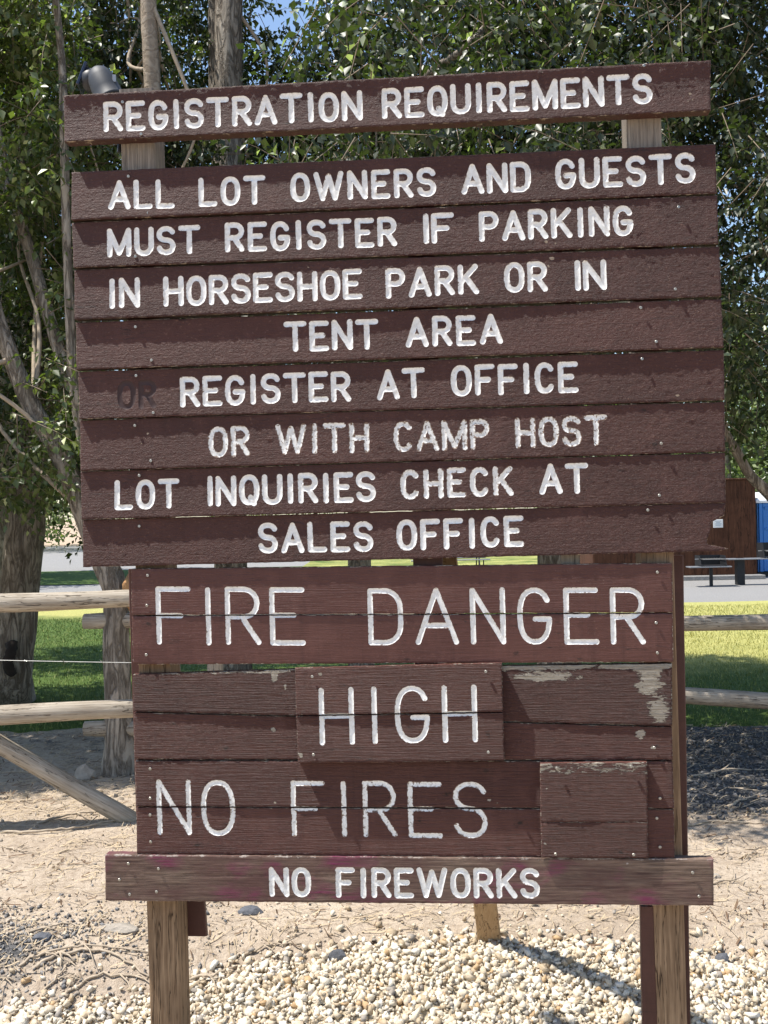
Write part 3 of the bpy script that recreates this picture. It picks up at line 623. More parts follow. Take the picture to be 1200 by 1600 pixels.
    if ls:
        near = np.full(len(cen), 9.)
        for k, L in enumerate(ls):
            aa = np.concatenate([s_[:-1] for s_ in L['s']]); bb = np.concatenate([s_[1:] for s_ in L['s']])
            lo = np.minimum(aa.min(0), bb.min(0))-.03; hi = np.maximum(aa.max(0), bb.max(0))+.03
            m = ((cen > lo) & (cen < hi)).all(1); idx = np.where(m)[0]
            if len(idx):
                d = segdist(cen[idx], aa, bb).min(1)/rad(L, cen[idx]); own[idx[d < 1.0]] = k
            m = ((P > lo) & (P < hi)).all(1); idx = np.where(m)[0]
            if len(idx):
                d = segdist(P[idx], aa, bb).min(1)/rad(L, P[idx]); dl[idx] = np.minimum(dl[idx], d)
    yv = surf(P); yb = yv.copy()
    grv = np.where(dl < 1, np.sqrt(np.clip(1-dl**2, 0, 1)), 0)
    dep = np.array([L['depth'] for L in ls]).max() if ls else 0
    yv = yv+grv*dep
    rim = np.zeros(len(P)); key = {tuple(np.round(q, 5)) for q in Q}
    isr = np.array([tuple(np.round(p, 5)) in key for p in P]); yv[isr] += .0014
    u, v = uv(P); u01 = u
    ed = np.full(len(P), 9.)
    Qb = np.roll(Q, -1, 0)
    for i in range(0, nq, 40): ed = np.minimum(ed, segdist(P, Q[i:i+40], Qb[i:i+40]).min(1))
    wv = .42*np.exp(-ed/.0034)+(.25*isr)
    if wear is not None: wv = np.maximum(wv, wear(P, u, v))
    rg = (rough(u, v) if rough else np.full(len(P), .8))
    kn = np.zeros(len(P))
    for (x, y, s_) in CHIPS:
        k = sp(x, y, yp); wv = np.maximum(wv, 1.15*np.exp(-(((P[:, 0]-k[0])/s_)**2+((P[:, 1]-k[1])/(s_*.8))**2)))
    for (x, y, s_) in KNOTS:
        k = sp(x, y, yp); q = np.sqrt(((P[:, 0]-k[0])/s_)**2+((P[:, 1]-k[1])/(s_*.6))**2); kn = np.maximum(kn, np.exp(-q**2*1.6)+.45*np.exp(-((q-1.5)/.35)**2))
    V3 = np.stack([P[:, 0], yv, P[:, 1]], 1)
    # body
    bt = T3[own < 0]; used = np.unique(bt); mp = -np.ones(len(P), int); mp[used] = np.arange(len(used)); Vb = V3[used]; F = (mp[bt]).tolist()
    nb = len(Vb); sy = surf(Q)+.0014; back = yp+thick
    side = np.concatenate([np.stack([Q[:, 0], sy, Q[:, 1]], 1), np.stack([Q[:, 0], np.full(nq, back), Q[:, 1]], 1)])
    for i in range(nq):
        j = (i+1) % nq; F.append([nb+j, nb+i, nb+nq+i, nb+nq+j])
    F.append([nb+nq+i for i in range(nq)])
    allv = np.concatenate([Vb, side])
    ats = {'wear': np.r_[wv[used], np.full(nq, .52), np.full(nq, .3)], 'rough': np.r_[rg[used], np.full(2*nq, .6)], 'grain': np.full(len(allv), grain), 'knot': np.r_[kn[used], np.zeros(2*nq)]}
    o = mk(name, allv, F, mat, sign, attrs=ats)
    sm = np.zeros(len(o.data.polygons), bool); sm[:len(bt)] = True; o.data.polygons.foreach_set('use_smooth', sm)
    if label: o['label'] = label
    for k, L in enumerate(ls):
        tt_ = T3[own == k]
        if not len(tt_): continue
        us = np.unique(tt_); mp = -np.ones(len(P), int); mp[us] = np.arange(len(us)); L['V'].append(V3[us]); L['F'] += (mp[tt_]+L['n']).tolist(); L['A'].append(sst(.55, 1.0, dl[us])); L['n'] += len(us)
    return o
# words, measured on the plank faces
word('REGISTRATION', 162, 207.5, 567, 188.5, 47.5, -.050); word('REQUIREMENTS', 597, 186.5, 1020, 162, 48, -.050)
word('ALL', 170, 329, 274, 326.5, 47); word('LOT', 311, 324, 416, 319.5, 46.5); word('OWNERS', 454, 317, 682, 307, 46.5)
word('AND', 721, 305, 830, 300, 48); word('GUESTS', 868, 297.5, 1087, 286.5, 48.5)
word('MUST', 168, 403, 314, 396.5, 46); word('REGISTER', 352, 395.5, 621, 385, 47); word('IF', 662, 382, 710, 379.5, 48); word('PARKING', 749, 378.5, 990, 368, 48)
word('IN', 172, 483, 220, 481.5, 48); word('HORSESHOE', 256, 480, 567, 468, 48); word('PARK', 603, 467, 749, 460, 48); word('OR', 788, 458.5, 856, 456, 48); word('IN', 899, 455, 948, 452.5, 48)
word('TENT', 444, 551, 592, 545.5, 48); word('AREA', 634, 543.5, 786, 538, 48)
word('REGISTER', 282, 636.5, 549, 627, 48); word('AT', 589, 626, 665, 622, 48); word('OFFICE', 705, 620, 904, 613, 49)
word('OR', 326, 716.5, 392, 713, 49, worn=.7); word('WITH', 431, 711, 578, 707, 48, worn=.9); word('CAMP', 615, 707, 766, 702, 48.5, worn=1); word('HOST', 805, 700.5, 950, 696, 48.5, worn=1)
word('LOT', 180, 797, 282, 794.5, 47); word('INQUIRIES', 325, 791.5, 588, 784, 48); word('CHECK', 626, 780.5, 803, 774, 47, worn=.5); word('AT', 843, 773.5, 920, 770.5, 48)
word('SALES', 404, 865, 584, 861.5, 48); word('OFFICE', 620, 861, 819, 854, 48.5)
word('OR', 184, 641, 246, 638, 46, mat='ghost', st=8.5, depth=.0016)
word('FIRE', 245, 1007.5, 478, 1008, 91, big=True); word('DANGER', 576, 1008, 1009, 1006, 89, big=True)
word('HIGH', 500, 1164.5, 747, 1160, 90, -.060, big=True)
word('NO', 246, 1305, 369, 1306, 88, big=True, worn=.55); word('FIRES', 456, 1307, 763, 1310, 88, big=True, worn=.7)
word('NO', 421, 1401, 487, 1402, 46.5, -.050); word('FIREWORKS', 525, 1402.5, 844, 1404, 47.5, -.050)
clap = lambda b, c=.5, s=0., ph=0: (lambda u, v: (b*1.85+(s*1.5-b*.9)*u)*(1-v)**1.6+.0012*(np.sin(u*5+ph)-.3*np.sin(u*11+ph*2))*(1-v)+c*.001*np.sin(u*3+ph+1))
R1 = lambda u, v: np.clip(.75+.35*sst(.6, .1, v)+.2*u, 0, 1)
up = [
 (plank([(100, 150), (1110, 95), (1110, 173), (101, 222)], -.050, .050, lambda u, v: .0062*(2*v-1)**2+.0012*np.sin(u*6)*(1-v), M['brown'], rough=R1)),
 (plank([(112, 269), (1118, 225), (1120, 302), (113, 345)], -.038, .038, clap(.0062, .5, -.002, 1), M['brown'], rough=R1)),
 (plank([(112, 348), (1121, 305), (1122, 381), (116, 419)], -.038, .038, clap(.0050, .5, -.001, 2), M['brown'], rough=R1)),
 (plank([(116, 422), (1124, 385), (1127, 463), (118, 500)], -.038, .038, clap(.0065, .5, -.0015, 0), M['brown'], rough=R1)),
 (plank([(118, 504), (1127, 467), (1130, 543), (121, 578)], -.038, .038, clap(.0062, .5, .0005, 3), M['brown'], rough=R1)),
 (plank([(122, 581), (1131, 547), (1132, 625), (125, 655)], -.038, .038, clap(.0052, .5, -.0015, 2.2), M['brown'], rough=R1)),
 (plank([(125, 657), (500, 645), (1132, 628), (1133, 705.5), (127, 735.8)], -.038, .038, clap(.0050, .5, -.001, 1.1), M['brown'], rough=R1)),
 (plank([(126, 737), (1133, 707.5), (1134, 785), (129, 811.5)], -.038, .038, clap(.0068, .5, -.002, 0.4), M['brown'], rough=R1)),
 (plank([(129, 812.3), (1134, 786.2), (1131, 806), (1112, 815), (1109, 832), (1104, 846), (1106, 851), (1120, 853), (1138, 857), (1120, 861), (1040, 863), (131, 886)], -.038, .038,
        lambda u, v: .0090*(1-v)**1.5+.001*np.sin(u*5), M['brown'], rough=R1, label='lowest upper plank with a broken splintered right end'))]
R2_ = lambda u, v: np.clip(.10+.5*sst(.35, .75, fbm(u*6, v*2, 3)), 0, 1)
flatw = lambda b, c=.0: (lambda u, v: b*(1-v)+.0009*np.sin(u*7+c))
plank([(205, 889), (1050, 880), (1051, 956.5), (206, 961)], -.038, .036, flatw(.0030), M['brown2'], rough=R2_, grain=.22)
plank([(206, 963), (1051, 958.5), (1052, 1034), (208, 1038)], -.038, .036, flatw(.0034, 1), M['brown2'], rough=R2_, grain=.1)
def wr_high(P, u, v):
    k = sp(1015, 1060, -.038); a = 1.0*np.exp(-(((P[:, 0]-k[0])/.052)**2+((P[:, 1]-k[1])/.070)**2))
    k = sp(1030, 1110, -.038); a = np.maximum(a, .95*np.exp(-(((P[:, 0]-k[0])/.050)**2+((P[:, 1]-k[1])/.065)**2)))
    k = sp(858, 1058, -.038); a = np.maximum(a, .72*np.exp(-(((P[:, 0]-k[0])/.15)**2+((P[:, 1]-k[1])/.022)**2)))
    for (x, y, s_) in ((429, 1058, .016), (427, 1140, .012), (446, 1073, .009)):
        k = sp(x, y, -.038); a = np.maximum(a, 1.2*np.exp(-(((P[:, 0]-k[0])/s_)**2+((P[:, 1]-k[1])/(s_*1.4))**2)))
    return np.maximum(a, .62*sst(.93, 1.0, v)*(u > .02)) + .34*sst(.40, .70, fbm(u*9, v*4, 41))*sst(.66, .72, u)*sst(.3, .7, v)
def wr_high2(P, u, v):
    a = 0*u
    for (x, y, s_) in ((1001, 1147, .024), (427, 1140, .014), (1019, 1168, .010)):
        k = sp(x, y, -.038); a = np.maximum(a, 1.1*np.exp(-(((P[:, 0]-k[0])/s_)**2+((P[:, 1]-k[1])/(s_*1.0))**2)))
    return np.maximum(a, .5*sst(.04, .0, v))
RG = lambda u, v: np.clip(.35+.5*fbm(u*8, v*3, 51), 0, 1)
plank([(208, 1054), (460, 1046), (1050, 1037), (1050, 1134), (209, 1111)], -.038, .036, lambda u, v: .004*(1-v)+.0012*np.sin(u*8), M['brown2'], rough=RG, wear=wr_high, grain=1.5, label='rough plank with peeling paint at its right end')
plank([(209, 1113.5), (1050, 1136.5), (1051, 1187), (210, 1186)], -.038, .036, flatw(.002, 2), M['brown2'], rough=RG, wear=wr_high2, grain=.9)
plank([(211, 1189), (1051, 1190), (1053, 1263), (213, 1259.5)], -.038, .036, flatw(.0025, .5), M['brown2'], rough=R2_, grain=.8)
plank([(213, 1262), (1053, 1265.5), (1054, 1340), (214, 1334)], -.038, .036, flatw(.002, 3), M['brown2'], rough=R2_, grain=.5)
plank([(164, 1336), (1115, 1343), (1115, 1415), (165, 1407)], -.050, .046, lambda u, v: .0022*(1-v)+.001*np.sin(u*6)-.002*np.exp(-((v-.58)/.02)**2)*(u < .5), M['stain'], rough=RG, wear=lambda P, u, v: .55*sst(.9, 1, v), grain=1, label='weathered purple stained plank at the bottom')
pw = lambda b: (lambda u, v: b*(1-v)+.0008*np.sin(u*5+v*3))
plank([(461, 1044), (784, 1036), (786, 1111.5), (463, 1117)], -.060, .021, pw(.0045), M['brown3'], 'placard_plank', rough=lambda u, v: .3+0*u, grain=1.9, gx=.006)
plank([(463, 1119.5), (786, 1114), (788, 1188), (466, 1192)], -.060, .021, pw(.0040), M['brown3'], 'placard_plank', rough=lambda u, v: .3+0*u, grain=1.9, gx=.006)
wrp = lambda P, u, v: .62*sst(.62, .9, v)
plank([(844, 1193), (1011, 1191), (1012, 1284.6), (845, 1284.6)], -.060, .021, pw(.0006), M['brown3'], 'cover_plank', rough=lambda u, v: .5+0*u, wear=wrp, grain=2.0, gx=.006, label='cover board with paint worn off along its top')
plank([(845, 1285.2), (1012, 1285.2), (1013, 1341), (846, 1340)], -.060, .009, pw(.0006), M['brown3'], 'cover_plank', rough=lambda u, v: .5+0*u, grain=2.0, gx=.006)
for L in LET:
    if not L['n']: continue
    mk('letter', np.concatenate(L['V']), L['F'], M[L['mat']], sign, True, {'rim': np.concatenate(L['A']), 'worn': np.full(L['n'], L['worn'])})
# posts and back timbers
def timber(name, mat, tl, tr, bl, br, y0, y1, ytop, ybot, label=None, bev=.004, zb=None, proj=None):
    """tl,tr: px x of the left/right edge at row ytop; bl,br at row ybot, on the plane local y0; runs down to z = zb when given"""
    yy = y0 if proj is None else proj
    a = sp(tl, ytop, yy); b = sp(tr, ytop, yy); c = sp(bl, ybot, yy); d = sp(br, ybot, yy); zt = (a[1]+b[1])/2; z1 = (c[1]+d[1])/2
    if zb is not None:
        k = (z1-zb)/(zt-z1); c = c+(c-a)*k; d = d+(d-b)*k; z1 = zb
    m = MB(); n = 14; V = []; 
    for i in range(n+1):
        f = i/n; xl = c[0]+(a[0]-c[0])*f; xr = d[0]+(b[0]-d[0])*f; z = z1+(zt-z1)*f; j = (fbm(np.array([z*3.]), np.array([.3]), 61)[0]-.5)*.004
        s_ = bev
        V += [(xl+s_+j, y0, z), (xr-s_+j, y0, z), (xr+j, y0+s_, z), (xr+j, y1-s_, z), (xr-s_+j, y1, z), (xl+s_+j, y1, z), (xl+j, y1-s_, z), (xl+j, y0+s_, z)]
    f = [[i*8+k, i*8+(k+1) % 8, (i+1)*8+(k+1) % 8, (i+1)*8+k] for i in range(n) for k in range(8)]; f += [list(range(8))[::-1], [n*8+k for k in range(8)]]
    o = mk(name, V, f, mat, sign); 
    if label: o['label'] = label
    return o
timber('post', M['post'], 186, 239, 230, 278, .001, .140, 138, 1450, zb=-.12, label='left square timber post')
timber('post', M['post'], 977, 1031, 1022, 1071, .001, .140, 103, 1500, zb=-.12, label='right square timber post')
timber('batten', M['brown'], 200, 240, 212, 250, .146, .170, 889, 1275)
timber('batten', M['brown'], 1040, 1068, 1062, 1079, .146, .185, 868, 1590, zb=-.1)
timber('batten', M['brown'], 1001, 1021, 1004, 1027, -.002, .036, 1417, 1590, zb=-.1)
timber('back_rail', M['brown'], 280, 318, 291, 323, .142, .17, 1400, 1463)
timber('cleat', M['brown'], 636, 680, 652, 700, .003, .040, 280, 1332)
timber('cleat', M['postgrey'], 866, 896, 884, 914, .003, .040, 280, 1332)
def screw(px, py, yp):
    x, z = sp(px, py, yp)
    if not SCR:
        b = MB(); b.lathe([(.0056, .001), (.0056, -.0012), (.0046, -.0024), (.0022, -.0024), (.0016, -.0008)], 10, Matrix.Rotation(math.radians(-90), 4, 'X'))
        o = b.build('screw', M['screw'], sign); SCR.append(o)
    else: o = SCR[0].copy(); COL.objects.link(o); o.parent = sign
    o.location = (x, yp-.0035, z); o.rotation_euler = (random.uniform(-.1, .1), random.uniform(0, 3), random.uniform(-.1, .1)); return o
SCR = []
for p in [(192, 160), (221, 210), (1006, 103)]: screw(*p, -.054)
for p in [(201, 276), (232, 333), (212, 401), (1060, 324), (1055, 452), (237, 563), (212, 511), (213, 587), (240, 645), (1001, 481), (1025, 534), (1003, 561), (211, 665), (236, 720), (1033, 693), (1012, 797), (218, 743), (1030, 774), (218, 822)]: screw(*p, -.0425)
for p in [(231, 899), (230, 946), (229, 1023), (1027, 894), (1025, 973), (1027, 1020), (1031, 1247), (1026, 1278), (1031, 1323), (235, 1201), (235, 1247), (235, 1273), (236, 1315), (1022, 1168)]: screw(*p, -.0405)
for p in [(488, 1057), (759, 1049), (490, 1179), (763, 1175), (870, 1200), (986, 1197), (990, 1335), (868, 1334)]: screw(*p, -.0635)
for p in [(201, 1349), (187, 1374), (203, 1397), (1082, 1363), (1092, 1400), (245, 1393), (248, 1357)]: screw(*p, -.0525)
# brace behind the sign (own thing? it is nailed to the sign: a part)
g0 = gnd(765, 1470); inv = lambda p: np.array([np.dot(p-O, UX), np.dot(p-O, -NX), p[2]])
q0 = inv(g0); q1x = sp(640, 420, .06); q1 = np.array([q1x[0], .075, q1x[1]])
def beam(a, b, w, d, mat, name, parent):
    a = np.array(a); b = np.array(b); D = b-a; L = np.linalg.norm(D); z = D/L; x = np.cross([0, 1, 0], z); x = np.array([1, 0, 0])-z*z[0]; x /= np.linalg.norm(x); y = np.cross(z, x)
    Mx = Matrix(((x[0], y[0], z[0], a[0]), (x[1], y[1], z[1], a[1]), (x[2], y[2], z[2], a[2]), (0, 0, 0, 1)))
    m = MB(); m.box(-w/2, w/2, -d/2, d/2, 0, L, Mx, .004); return m.build(name, mat, parent)
D = (q0-q1)/np.linalg.norm(q0-q1)
beam(q0+D*.08, q1, .105, .042, M['brace'], 'brace', sign)
# ------------------------------------------------------------------ FENCES
def log(name, p0, p1, r0, r1, mat, parent, seg=14, n=14, knots=3):
    p0 = np.array(p0); p1 = np.array(p1); D = p1-p0; L = np.linalg.norm(D); x = D/L
    ref = np.array([0, 0, 1.0]) if abs(x[2]) < .95 else np.array([0, 1.0, 0]); y = np.cross(ref, x); y /= np.linalg.norm(y); z = np.cross(x, y); V = []; sd_ = random.randrange(99)
    for i in range(seg+1):
        f = i/seg; c = np.array([f*L, .012*math.sin(f*5+sd_), .010*math.sin(f*7+sd_)])
        for j in range(n):
            a = 2*math.pi*j/n; r = (r0+(r1-r0)*f)*(1+.09*(vn(f*L*2.5+sd_, math.cos(a)*1.5+4)-.5)+.05*(vn(f*L*6, a*2+9, 3)-.5)) * (.93 if i in (0, seg) else 1)
            V.append((c[0], c[1]+math.cos(a)*r, c[2]+math.sin(a)*r))
    V.append((-.006, 0, 0)); V.append((L+.006, 0, 0)); e0 = len(V)-2
    f = [[i*n+j, i*n+(j+1) % n, (i+1)*n+(j+1) % n, (i+1)*n+j] for i in range(seg) for j in range(n)]
    f += [[e0, (j+1) % n, j] for j in range(n)]+[[e0+1, seg*n+j, seg*n+(j+1) % n] for j in range(n)]
    o = mk(name, V, f, mat, parent, False)
    sm = np.zeros(len(f), bool); sm[:seg*n] = True; o.data.polygons.foreach_set('use_smooth', sm)
    pb = np.array(parent.location) if parent else 0
    o.matrix_local = Matrix(((x[0], y[0], z[0], p0[0]-pb[0]), (x[1], y[1], z[1], p0[1]-pb[1]), (x[2], y[2], z[2], p0[2]-pb[2]), (0, 0, 0, 1)))
    return o
LG = M['log'] if False else None
M['log'] = m_wood('peeled_log', (.30, .25, .19), (.52, .46, .375), (1.4, 26, 26), .004)
fr = empty('log_fence', (-2.6, 6.9, 0)); tag(fr, 'weathered buck and rail log fence left of the sign with a diagonal log leg', 'fence')
log('rail', at(-340, 945, 6.75), at(236, 936, 6.75), .064, .056, M['log'], fr)
log('rail', at(-340, 1128, 6.55), at(240, 1108, 6.75), .067, .058, M['log'], fr)
gf = gnd(214, 1285); top = at(-395, 905, 6.9); top = gf+(at(-10, 1158, 6.72)-gf)*2.7
log('buck_leg', gf+(gf-top)/np.linalg.norm(gf-top)*.05, top, .060, .052, M['log'], fr)
lg2 = np.array([top[0]-1.25, gf[1]+.15, -.05]); t2 = np.array([top[0]+.35, top[1]+.13, top[2]+.05]); log('buck_leg', lg2, t2, .058, .05, M['log'], fr)
log('post', (at(243, 1100, 6.84)[0], 6.89, -.1), (at(236, 900, 6.84)[0], 6.89, 1.62), .06, .055, M['log'], fr)
bw = MB(); a = at(-340, 1022, 6.84); b_ = at(240, 1036, 6.84); m_ = (a+b_)/2-np.array([0, 0, .012]); tt = np.linspace(0, 1, 30)[:, None]
P = (1-tt)**2*a+2*tt*(1-tt)*m_+tt**2*b_; bw.tube(P, .0022, 5)
for i in range(1, 29, 3):
    for k in range(3):
        d = RNG.normal(size=3)*.012; bw.tube([P[i]-d, P[i]+d], .0012, 4)
o = bw.build('barbed_wire', m_plain('wire', (.42, .42, .40), .4, .7, .2, 50), None); rel(o, tuple(fr.location)); o.location = (0, 0, 0); o.parent = fr
f2 = empty('log_fence', (0, 7.9, 0)); tag(f2, 'rear log fence with round rail ends running behind the sign to the right edge', 'fence')
log('rail', at(132, 970, 8.1), at(660, 969, 8.0), .063, .058, M['log'], f2); log('rail', at(640, 972, 7.9), at(1420, 972, 7.75), .055, .060, M['log'], f2)
log('rail', at(132, 1141, 8.1), at(660, 1130, 8.0), .062, .058, M['log'], f2); log('rail', at(640, 1066, 7.9), at(1420, 1106, 7.75), .055, .062, M['log'], f2)
for px in (330, 655, 1395):
    a = at(px, 1000, 8.05 if px < 700 else 7.85); log('post', (a[0], a[1]+.11, -.1), (a[0]+.02, a[1]+.11, 1.28), .065, .06, M['log'], f2)
# ------------------------------------------------------------------ TREES
def curve(P, k=4):
    P = np.asarray(P, float); n = len(P); out = []
    for i in range(n-1):
        p0 = P[max(0, i-1)]; p1 = P[i]; p2 = P[i+1]; p3 = P[min(n-1, i+2)]
        for t_ in np.linspace(0, 1, k, endpoint=False):
            out.append(.5*((2*p1)+(-p0+p2)*t_+(2*p0-5*p1+4*p2-p3)*t_**2+(-p0+3*p1-3*p2+p3)*t_**3))
    out.append(P[-1]); return np.array(out)
def limb(name, pts, rad_, mat, parent, n=16, ridge=.12, k=5, flare=False):
    pts = curve(pts, k); m = len(pts); r = np.interp(np.linspace(0, 1, m), np.linspace(0, 1, len(rad_)), rad_); T = np.gradient(pts, axis=0); T /= np.linalg.norm(T, axis=1)[:, None]
    A = np.cross(T[0], [0, 1.0, .1]); A /= np.linalg.norm(A); V = []; s = random.randrange(90)
    for i in range(m):
        A = A-T[i]*np.dot(A, T[i]); A /= np.linalg.norm(A); B = np.cross(T[i], A); th = np.arange(n)*2*np.pi/n
        rr = r[i]*(1+ridge*2*(vn(3*np.cos(th)+7, 3*np.sin(th)+i*.35, s)-.5)+ridge*(vn(np.arange(n)*1.7, th*0+i*.25, s+2)-.5))
        if flare: rr = rr*(1+.35*np.clip(vn(2*np.cos(th)+3, 2*np.sin(th)+3, s)-.35, 0, 1)*3*math.exp(-max(0, pts[i][2])/.28))
        V.append(pts[i]+A[None]*(np.cos(th)*rr)[:, None]+B[None]*(np.sin(th)*rr)[:, None])
    V = np.concatenate(V); f = [[i*n+j, i*n+(j+1) % n, (i+1)*n+(j+1) % n, (i+1)*n+j] for i in range(m-1) for j in range(n)]; f.append([(m-1)*n+j for j in range(n)]); f.append(list(range(n))[::-1])
    pb = np.array(parent.location); return mk(name, V-pb, f, mat, parent, True)
def shoots(C, parent, size, mat, droop, nl=13, tfrac=.4):
    n = len(C); a = RNG.uniform(0, 2*np.pi, n); el = RNG.normal(-droop*.8, .55, n); D = np.stack([np.cos(a)*np.cos(el), np.sin(a)*np.cos(el), np.sin(el)], 1); L = RNG.uniform(.22, .5, n)
    sag = np.array([0, 0, -.18])
    q = (np.arange(nl)[None]+RNG.uniform(-.3, .3, (n, nl)))/nl; q = q.clip(.02, 1)
    P = C[:, None]+D[:, None]*(L[:, None]*q)[..., None]+sag*(L[:, None]*q**2)[..., None]
    U = np.cross(D, RNG.normal(size=(n, 3))); U /= np.linalg.norm(U, axis=1)[:, None]; W_ = np.cross(D, U)
    ph = np.arange(nl)[None]*2.4+RNG.uniform(0, 6, (n, 1)); out = U[:, None]*np.cos(ph)[..., None]+W_[:, None]*np.sin(ph)[..., None]
    P = (P+out*.012).reshape(-1, 3); LD = (out*.9+D[:, None]*.7+RNG.normal(size=(n, nl, 3))*.3+np.array([0, 0, -.45])).reshape(-1, 3); LD /= np.linalg.norm(LD, axis=1)[:, None]
    m = n*nl; u = RNG.normal(size=(m, 3))*.6+np.array([-.25, -.1, 1.1]); S = np.cross(LD, u); S /= np.linalg.norm(S, axis=1)[:, None]; N_ = np.cross(S, LD)
    l = (size*1.25*RNG.uniform(.55, 1.25, m))[:, None]; w = l*RNG.uniform(.27, .36, m)[:, None]; fold = l*.10
    V = np.stack([P, P+LD*l*.42-S*w+N_*fold, P+LD*l-N_*l*.1, P+LD*l*.42+S*w+N_*fold], 1).reshape(-1, 3); b = (np.arange(m)*4)[:, None]
    Fc = np.stack([b+np.array([0, 1, 2]), b+np.array([0, 2, 3])], 1).reshape(-1, 3)
    rnd = np.repeat(np.clip(np.repeat(RNG.random(n), nl)*.45+RNG.random(m)*.55, 0, 1), 4); pb = np.array(parent.location)
    o = mk('crown', V-pb, Fc, mat, parent, attrs={'rnd': rnd}); o['kind'] = 'stuff'
    k = RNG.random(n) < tfrac; Ck, Dk, Lk, Uk, Wk = C[k], D[k], L[k], U[k], W_[k]; nk = len(Ck); rows = []
    for t_, r in ((-.5, .0045), (0, .0036), (.55, .0026), (1.0, .001)):
        c = Ck+Dk*(Lk*t_)[:, None]+sag*(Lk*t_*abs(t_))[:, None]
        for j in range(3): rows.append(c+(Uk*math.cos(j*2.094)+Wk*math.sin(j*2.094))*r)
    V = np.stack(rows, 1).reshape(-1, 3); q = np.array([[i*3+j, i*3+(j+1) % 3, i*3+3+(j+1) % 3, i*3+3+j] for i in range(3) for j in range(3)])
    o = mk('twigs', V-pb, (q[None]+(np.arange(nk)*12)[:, None, None]).reshape(-1, 4), M['shoot'], parent); o['kind'] = 'stuff'
def leaves(name, C, nper, sig, size, mat, parent, droop=.5, attrs=None):
    n = len(C)*nper; c = np.repeat(C, nper, 0); off = RNG.normal(size=(n, 3))*sig; P = c+off
    a = RNG.uniform(0, 2*np.pi, n); el = RNG.normal(-droop, .6, n); D = np.stack([np.cos(a)*np.cos(el), np.sin(a)*np.cos(el), np.sin(el)], 1)
    u = RNG.normal(size=(n, 3))+np.array([0, 0, 1.2]); S = np.cross(D, u); S /= np.linalg.norm(S, axis=1)[:, None]; N_ = np.cross(S, D)
    L = (size*1.32*RNG.uniform(.6, 1.3, n))[:, None]; w = L*RNG.uniform(.26, .36, n)[:, None]; fold = L*.10
    V = np.stack([P, P+D*L*.45-S*w+N_*fold, P+D*L-N_*L*.08, P+D*L*.45+S*w+N_*fold], 1).reshape(-1, 3)
    b = (np.arange(n)*4)[:, None]; Fc = np.stack([b+np.array([0, 1, 2]), b+np.array([0, 2, 3])], 1).reshape(-1, 3)
    rnd = np.repeat(np.clip(np.repeat(RNG.random(len(C)), nper)*.5+RNG.random(n)*.5, 0, 1), 4)
    pb = np.array(parent.location); o = mk(name, V-pb, Fc, mat, parent, attrs={'rnd': rnd}); o['kind'] = 'stuff'; return o
def twigs(C, src, parent, frac=.4, r=.004):
    """thin drooping twigs that carry the leaf clusters"""
    b = MB(); idx = np.where(RNG.random(len(C)) < frac)[0]
    for i in idx:
        d = RNG.normal(size=3)*np.array([.34, .26, .24]); p0 = C[i]+d+np.array([0, 0, .16]); mid = (p0+C[i])/2+RNG.normal(size=3)*.06; b.tube([p0, mid, C[i], C[i]-d*.3], [r*1.2, r, r*.7, r*.3], 3, False)
    if idx.size:
        pb = np.array(parent.location); v = np.concatenate(b.v)-pb; o = mk('twigs', v, b.f, M['twig'], parent); o['kind'] = 'stuff'
def crownpts(n, x0, x1, y0, y1, zf, z1, gap=.42, sc=.9, seed=0):
    x = RNG.uniform(x0, x1, n*4); y = RNG.uniform(y0, y1, n*4); z = RNG.uniform(1.2, z1, n*4)
    k = (fbm(x*sc+y*.3*sc, z*sc+y*.4*sc, seed, 3)) > gap
    k &= z > zf(x, y)+.35*(fbm(x*2.1, y*2.1, seed+4)-.5)
    # rounded sides
    cx, cy = (x0+x1)/2, (y0+y1)/2; k &= (((x-cx)/((x1-x0)/2))**4+((y-cy)/((y1-y0)/2))**4+(np.clip(z-z1+2.2, 0, 9)/2.2)**2) < 1.0
    return np.stack([x, y, z], 1)[k][:n]
def tree(label, trunk, rads, crown, n, size=.06, leaf='leaf', bark='bark', limbs=(), nper=22, sig=.13, gap=.40, seed=0, droop=.5, tw=.3, flare=True, branches=8, name='broadleaf_tree', extra=()):
    base = np.array(trunk[0], float); e = empty(name, (base[0], base[1], 0)); tag(e, label, 'tree')
    limb('trunk', [base-np.array([0, 0, .15])]+list(trunk), rads, M[bark], e, flare=flare)
    for pts, rr in limbs: limb('limb', pts, rr, M[bark], e, 10, .08)
    C = np.concatenate([crownpts(int(n*1.65), *crown, gap=gap, seed=seed)]+[crownpts(nn, *bx, gap=.30, seed=seed+30) for nn, bx in extra])
    if len(C):
        shoots(C, e, size, M[leaf], droop)
        T = np.array(trunk); m = MB(); ll = C[RNG.integers(0, len(C), branches)]
        for c in ll:
            t0 = T[-1] if len(T) < 3 else T[random.randrange(max(1, len(T)//2), len(T))]; mid = (t0+c)/2+RNG.normal(size=3)*.2+np.array([0, 0, .2])
            P = curve([t0, t0+(mid-t0)*.5+RNG.normal(size=3)*.12, mid, (mid+c)/2+RNG.normal(size=3)*.15, c], 5); m.tube(P, np.linspace(.022, .006, len(P)), 6, False, .3)
        o = mk('branches', np.concatenate(m.v)-np.array(e.location), m.f, M['twig'], e, True)
    return e
g = lambda px, Y: at(px, 800, Y)[0]
A_ = lambda px, py, Y: at(px, py, Y)
zl = lambda z: (lambda x, y: np.full_like(x, z))
